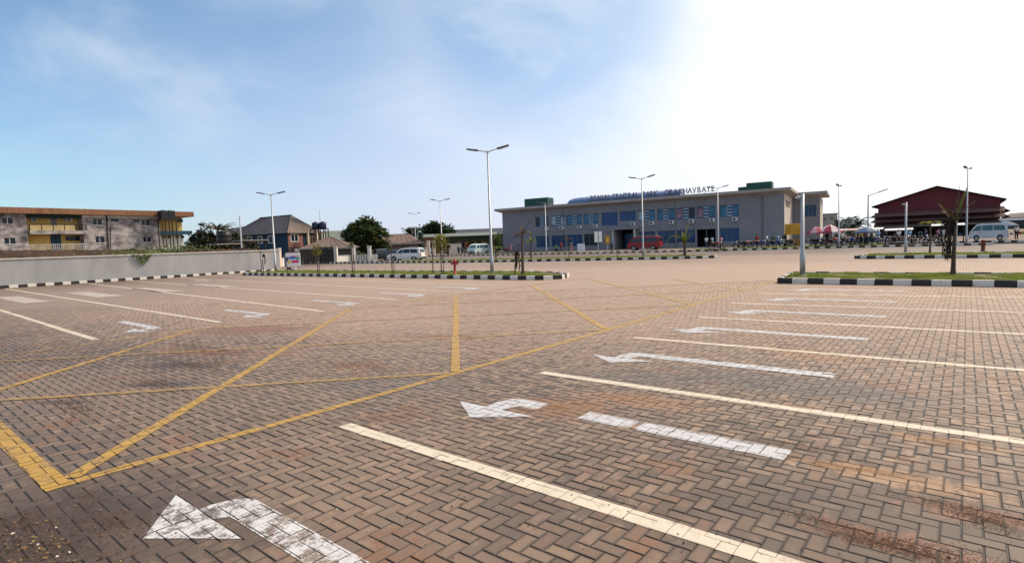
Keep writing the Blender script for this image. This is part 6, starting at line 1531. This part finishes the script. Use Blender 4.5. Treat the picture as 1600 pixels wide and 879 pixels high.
# ------------------------------------------------------------------ motorcycles
chrome = mat('chrome_dull', (.4, .4, .4), .35, .05, metal=.8)
def motorbike(paint):
    e = empty('motorcycle', (0, 0, 0), 'm', 'motorcycle')
    for x in (-.62, .62):
        pts = [(x + math.cos(a) * .29, 0, .31 + math.sin(a) * .29) for a in [2 * math.pi * k / 14 for k in range(15)]]
        wv = MB().tube(pts, .055, 6, cap=False).build('wheel', tyre, e)
        m = MB(); m.tube([(x, -.05, .31), (x, .05, .31)], .06, 8)
        for k in range(6): a = math.pi * k / 6; m.tube([(x - math.cos(a) * .25, 0, .31 - math.sin(a) * .25), (x + math.cos(a) * .25, 0, .31 + math.sin(a) * .25)], .008, 4)
        m.build('rim', chrome, wv)
    for s in (-.07, .07): MB().tube([(.62, s, .31), (.44, s, .92)], .022, 6).build('fork', chrome, e)
    MB().tube([(.36, -.36, 1.02), (.46, -.2, 1.04), (.46, .2, 1.04), (.36, .36, 1.02)], .018, 6).build('handlebar', bumper, e)
    m = MB(); m.tube([(.42, 0, .93), (.5, 0, .9), (.54, 0, .88)], [.06, .09, .085], 10); m.build('headlight', lamp_c, e)
    m = MB(); m.tube([(-.10, 0, .78), (.02, 0, .82), (.22, 0, .84), (.38, 0, .80)], [.07, .13, .14, .07], 10); m.build('fuel_tank', paint, e, smooth=True)
    MB().tube([(-.72, 0, .80), (-.5, 0, .80), (-.15, 0, .77)], [.09, .12, .11], 8).build('seat', bumper, e, smooth=True)
    MB().bevbox(-.18, -.13, .26, .22, .13, .62, .05).build('engine', mat('engine_grey', (.10, .10, .105), .6, .2, 6), e)
    MB().tube([(.42, 0, .84), (.1, 0, .66), (-.3, 0, .64), (-.62, 0, .33)], .03, 6).build('frame', bumper, e)
    MB().tube([(.1, -.15, .3), (-.3, -.17, .27), (-.85, -.18, .36)], [.03, .04, .05], 8).build('exhaust', chrome, e)
    for x in (-.62, .62):
        m = MB(); m.tube([(x + math.cos(a) * .36, 0, .31 + math.sin(a) * .36) for a in (.5, 1.0, 1.57, 2.1, 2.6)], .03, 5); m.build('mudguard', paint, e)
    return e
protos = [motorbike(m_) for m_ in (mat('bike_red', (.35, .02, .02), .4), mat('bike_black', (.02, .02, .025), .35), mat('bike_blue', (.04, .08, .25), .4))]
BK = [(795, 396, 0, .1, 'red motorcycle alone at the far corner of the bus station'), (789, 395.6, 1, .5, 'black motorcycle behind the red one at the far corner of the bus station'),
      (1120, 390.2, 0, .2, 'red motorcycle at the foot of the lamp by the entrance'), (1158, 388.6, 1, .3, 'black motorcycle, first of the row along the plain station wall'), (1165, 388.3, 0, .7, 'red motorcycle second in the row along the plain station wall'),
      (1178, 387.8, 0, .4, 'red motorcycle standing before the person in the red shirt'), (1189, 387.5, 2, .2, 'blue motorcycle at the middle of the row along the plain wall'), (1202, 387.2, 1, .6, 'black motorcycle between the white and green shirted persons'), (1213, 386.9, 2, .3, 'blue motorcycle last but one before the yellow kiosk'), (1231, 386.4, 1, .5, 'black motorcycle beside the yellow kiosk'),
      (1270, 385.6, 1, .4, 'black motorcycle left of the parasols'), (1278, 385.2, 2, .7, 'blue motorcycle under the small pink parasol'), (1289, 385.4, 1, .2, 'black motorcycle in front of the sitting person in white'), (1303, 385.0, 0, .5, 'red motorcycle at the edge of the red and white parasol'), (1312, 384.6, 1, .8, 'black motorcycle before the first pale stall'), (1328, 384.2, 2, .3, 'blue motorcycle before the middle pale stall'), (1341, 383.8, 1, .5, 'black motorcycle left of the person in yellow'), (1357, 383.4, 1, .1, 'black motorcycle under the edge of the blue parasol'), (1367, 383.2, 2, .6, 'blue motorcycle near the corner of the red hall'),
      (1390, 382.6, 1, .3, 'black motorcycle before the dark front of the red hall'), (1412, 382.0, 0, .6, 'red motorcycle behind the knob headed post'), (1430, 381.4, 1, .2, 'black motorcycle left of the pale door frame'), (1455, 380.8, 1, .6, 'black motorcycle behind the yellow tufted sapling')]
used = [False] * 3
for px, py, k, a, lb in BK:
    p = W(px, py, FT); rz = T.rz + math.pi * (k % 2) + a
    if not used[k]: o = protos[k]; o.location = p; o.rotation_euler = (0, 0, rz); used[k] = True
    else: o = copy_tree(protos[k], p, rz)
    o['label'] = lb; o['group'] = 'motorcycles parked along the bus station and market'

# ------------------------------------------------------------------ parasols and stalls
def parasol(px, py, top, wpx, label, c1, c2, edge):
    p = W(px, py, FT); d = ray(px, top); t = math.hypot(p.x, p.y) / math.hypot(d.x, d.y); H = EYE + d.z * t - FT
    d2 = ray(px, edge); He = EYE + d2.z * t - FT; dep = -p.x * .634 + p.y * .77; r = wpx * dep / FPX / 2
    e = empty('parasol', p, label, 'parasol', .3)
    MB().tube([(0, 0, 0), (0, 0, H + .1)], .03, 6).build('pole', galv, e); MB().tube([(0, 0, 0), (0, 0, .1)], .3, 10).build('base', conc, e)
    for k in range(8):
        a0, a1 = math.pi * k / 4, math.pi * (k + 1) / 4; am = (a0 + a1) / 2
        P_ = lambda a, f: (math.cos(a) * r * f, math.sin(a) * r * f, He + (H - He) * (1 - f ** 1.6))
        m = MB(); m.quad((0, 0, H), P_(a0, .5), P_(a1, .5)); m.quad(P_(a0, .5), P_(a0, 1), P_(a1, 1), P_(a1, .5))
        x0, y0, z0 = P_(a0, 1); x1, y1, z1 = P_(a1, 1); m.quad((x0, y0, z0), (x0, y0, z0 - .16), (x1, y1, z1 - .16), (x1, y1, z1)); m.build('panel', c1 if k % 2 else c2, e)
        MB().tube([(0, 0, He - .02), (math.cos(a0) * r * .6, math.sin(a0) * r * .6, He + (H - He) * .48)], .012, 4).build('rib', galv, e)
wcl = mat('parasol_white', (.62, .50, .50), .8, .1); rcl = mat('parasol_red', (.30, .035, .06), .8, .1); pcl = mat('parasol_pink', (.50, .28, .33), .8, .1); bcl = mat('parasol_blue', (.05, .10, .20), .8, .1); b2c = mat('parasol_grey', (.10, .13, .17), .8, .1)
parasol(1297, 384.6, 350.5, 34, 'big red and white market parasol above the crowd', rcl, wcl, 362); parasol(1275, 385.2, 353.5, 26, 'smaller pink and red parasol against the station wing', pcl, rcl, 363)
parasol(1352, 383.4, 354.5, 34, 'wide dark blue parasol beside the red hall', bcl, b2c, 362); parasol(1570, 374.2, 345, 34, 'blue grey parasol behind the pale minibus', mat('parasol_steel', (.13, .19, .27), .8, .1), b2c, 352)
def stall(px, py, w_, label, h, mt_):
    e = empty('market_stall', W(px, py, FT), label, 'stall', T.rz - .1)
    MB().extr([(-w_, -.8, h), (w_, -.8, h), (w_, .9, h + .22), (-w_, .9, h + .22)], (0, 0, .06)).build('roof', mt_, e)
    for x in (-w_ + .1, w_ - .1):
        for y in (-.7, .8): MB().box(x - .03, y - .03, 0, x + .03, y + .03, h + (.0 if y < 0 else .18)).build('post', brown, e)
    MB().box(-w_ + .2, -.5, .65, w_ - .2, .3, .72).build('table', stoolm, e)
    rr = random.Random(int(px))
    for k in range(int(w_ * 3)):
        x = -w_ + .4 + rr.random() * (2 * w_ - .8); y = -.4 + rr.random() * .5; s = rr.uniform(.08, .18)
        MB().bevbox(x - s, y - s, .721, x + s, y + s, .721 + s * 1.6, .03).build('goods', rr.choice([CL['red'], CL['yellow'], CL['blue'], CL['white'], CL['green'], CL['brown']]), e)
tin = mat('pale_tin', (.62, .60, .58), .5, .12)
stall(1311, 381.5, 1.5, 'market stall with pale tin roof nearest the red and white parasol', 1.75, tin); stall(1335, 381, 1.4, 'market stall with rusty pink roof between the parasols', 1.75, mat('pink_tin', (.45, .30, .26), .6, .2)); stall(1361, 380.5, 1.3, 'market stall with whitish roof beside the corner of the red hall', 1.75, tin)
stall(1480, 377.8, 1.6, 'market stall with white cloth roof before the red hall', 1.9, tin); stall(1590, 375, 1.6, 'dark market stall at the far end beside the grey house', 2.2, b2c); stall(1404, 380.3, 1.4, 'low market stall with white sheet before the left end of the red hall', 1.55, tin)
# weeds along the forecourt edge
m = grass([(-27, 68.8), (-14.8, 71.2), (-7, 72.0), (-7, 73.4), (-15, 73.0), (-27, 70.2)], 1500, .1, .32, FT, 11, .04); tag(m.build('weeds', grassm), kind='stuff')
m = grass([(-66, 68.6), (-44, 68.0), (-44, 69.2), (-66, 69.6)], 700, .08, .25, FT, 12, .04); tag(m.build('weeds', grassm), kind='stuff')
# litter in the corner nearest the photographer
rr = random.Random(77); m = MB()
for k in range(260):
    px, py = abs(rr.gauss(0, 95)), 879 - abs(rr.gauss(0, 48)); q = W(px, py); s = rr.uniform(.004, .016); a = rr.uniform(0, 6.28); c_, s_ = math.cos(a) * s, math.sin(a) * s; m.cur = 0 if rr.random() < .88 else (1 if rr.random() < .6 else 2)
    h = .004 + rr.random() * .006
    m.quad((q.x - c_, q.y - s_, h), (q.x + s_ * .5, q.y - c_ * .5, h + .006), (q.x + c_, q.y + s_, h), (q.x - s_ * .5, q.y + c_ * .5, h - .003))
tag(m.build('leaf_litter', [mat('dry_leaf', (.14, .075, .035), .8, .4, 20), mat('yellow_leaf', (.26, .19, .05), .8, .3, 20), mat('paper_bit', (.42, .38, .32), .8)]), kind='stuff')
m = MB()
for k in range(130):
    px, py = rr.uniform(150, 1600), 480 + 399 * rr.random() ** .7; q = W(px, py); s = rr.uniform(.004, .013); a = rr.uniform(0, 6.28); c_, s_ = math.cos(a) * s, math.sin(a) * s; m.cur = 0 if rr.random() < .75 else 1; h = .004
    m.quad((q.x - c_, q.y - s_, h), (q.x + s_ * .6, q.y - c_ * .6, h + .008), (q.x + c_, q.y + s_, h), (q.x - s_ * .6, q.y + c_ * .6, h))
tag(m.build('small_debris', [mat('dark_debris', (.02, .017, .015), .9), mat('paper_bit', (.42, .38, .32), .8)]), kind='stuff')
def scatter(spots, s0, s1, seed):
    """loose grains lying in drifts: uneven clusters of small tilted flakes"""
    rr = random.Random(seed); m = MB()
    for px, py, rx, ry, n_ in spots:
        c0 = W(px, py); sub = [(rr.gauss(0, rx * .6), rr.gauss(0, ry * .6), rr.uniform(.2, .6)) for _ in range(9)]
        for k in range(n_):
            sx, sy, f = rr.choice(sub); x, y = c0.x + sx + rr.gauss(0, rx * f), c0.y + sy + rr.gauss(0, ry * f); s = rr.uniform(s0, s1); h = .001 + rr.random() * .001; a = rr.uniform(0, 6.28); ca_, sa_ = math.cos(a) * s, math.sin(a) * s
            m.quad((x - ca_, y - sa_, h), (x + sa_ * .7, y - ca_ * .7, h + s * rr.uniform(.0, .5)), (x + ca_, y + sa_, h), (x - sa_ * .7, y + ca_ * .7, h + s * rr.uniform(.0, .4)))
    return m
m = scatter(((880, 636, .34, .22, 5000), (990, 622, .42, .16, 3500), (1385, 742, .42, .09, 5000), (1480, 690, .30, .07, 2200), (975, 664, .09, .05, 500), (1240, 548, .5, .25, 2500), (1310, 562, .5, .2, 2000)), .0018, .0042, 5)
tag(m.build('sand_grains', mat('sand_grain', (.40, .225, .11), .95, .3, 30)), kind='stuff')
m = scatter(((1400, 845, .40, .10, 3500), (1515, 802, .28, .09, 2500), (30, 838, .45, .32, 4500), (165, 792, .45, .15, 2200), (1210, 690, .4, .1, 600)), .002, .006, 6)
tag(m.build('loose_soil', mat('soil_crumb', (.115, .058, .034), .95, .35, 30)), kind='stuff')
m = scatter(((290, 568, 1.1, .26, 1100), (345, 548, 1.5, .36, 1300), (250, 602, .8, .2, 600), (110, 628, .6, .16, 500), (400, 516, 2.4, .8, 2400), (700, 526, 1.1, .3, 700), (560, 572, .9, .22, 600)), .004, .013, 8)
tag(m.build('loose_soil', mat('soil_clod', (.135, .070, .042), .95, .4, 20)), kind='stuff')
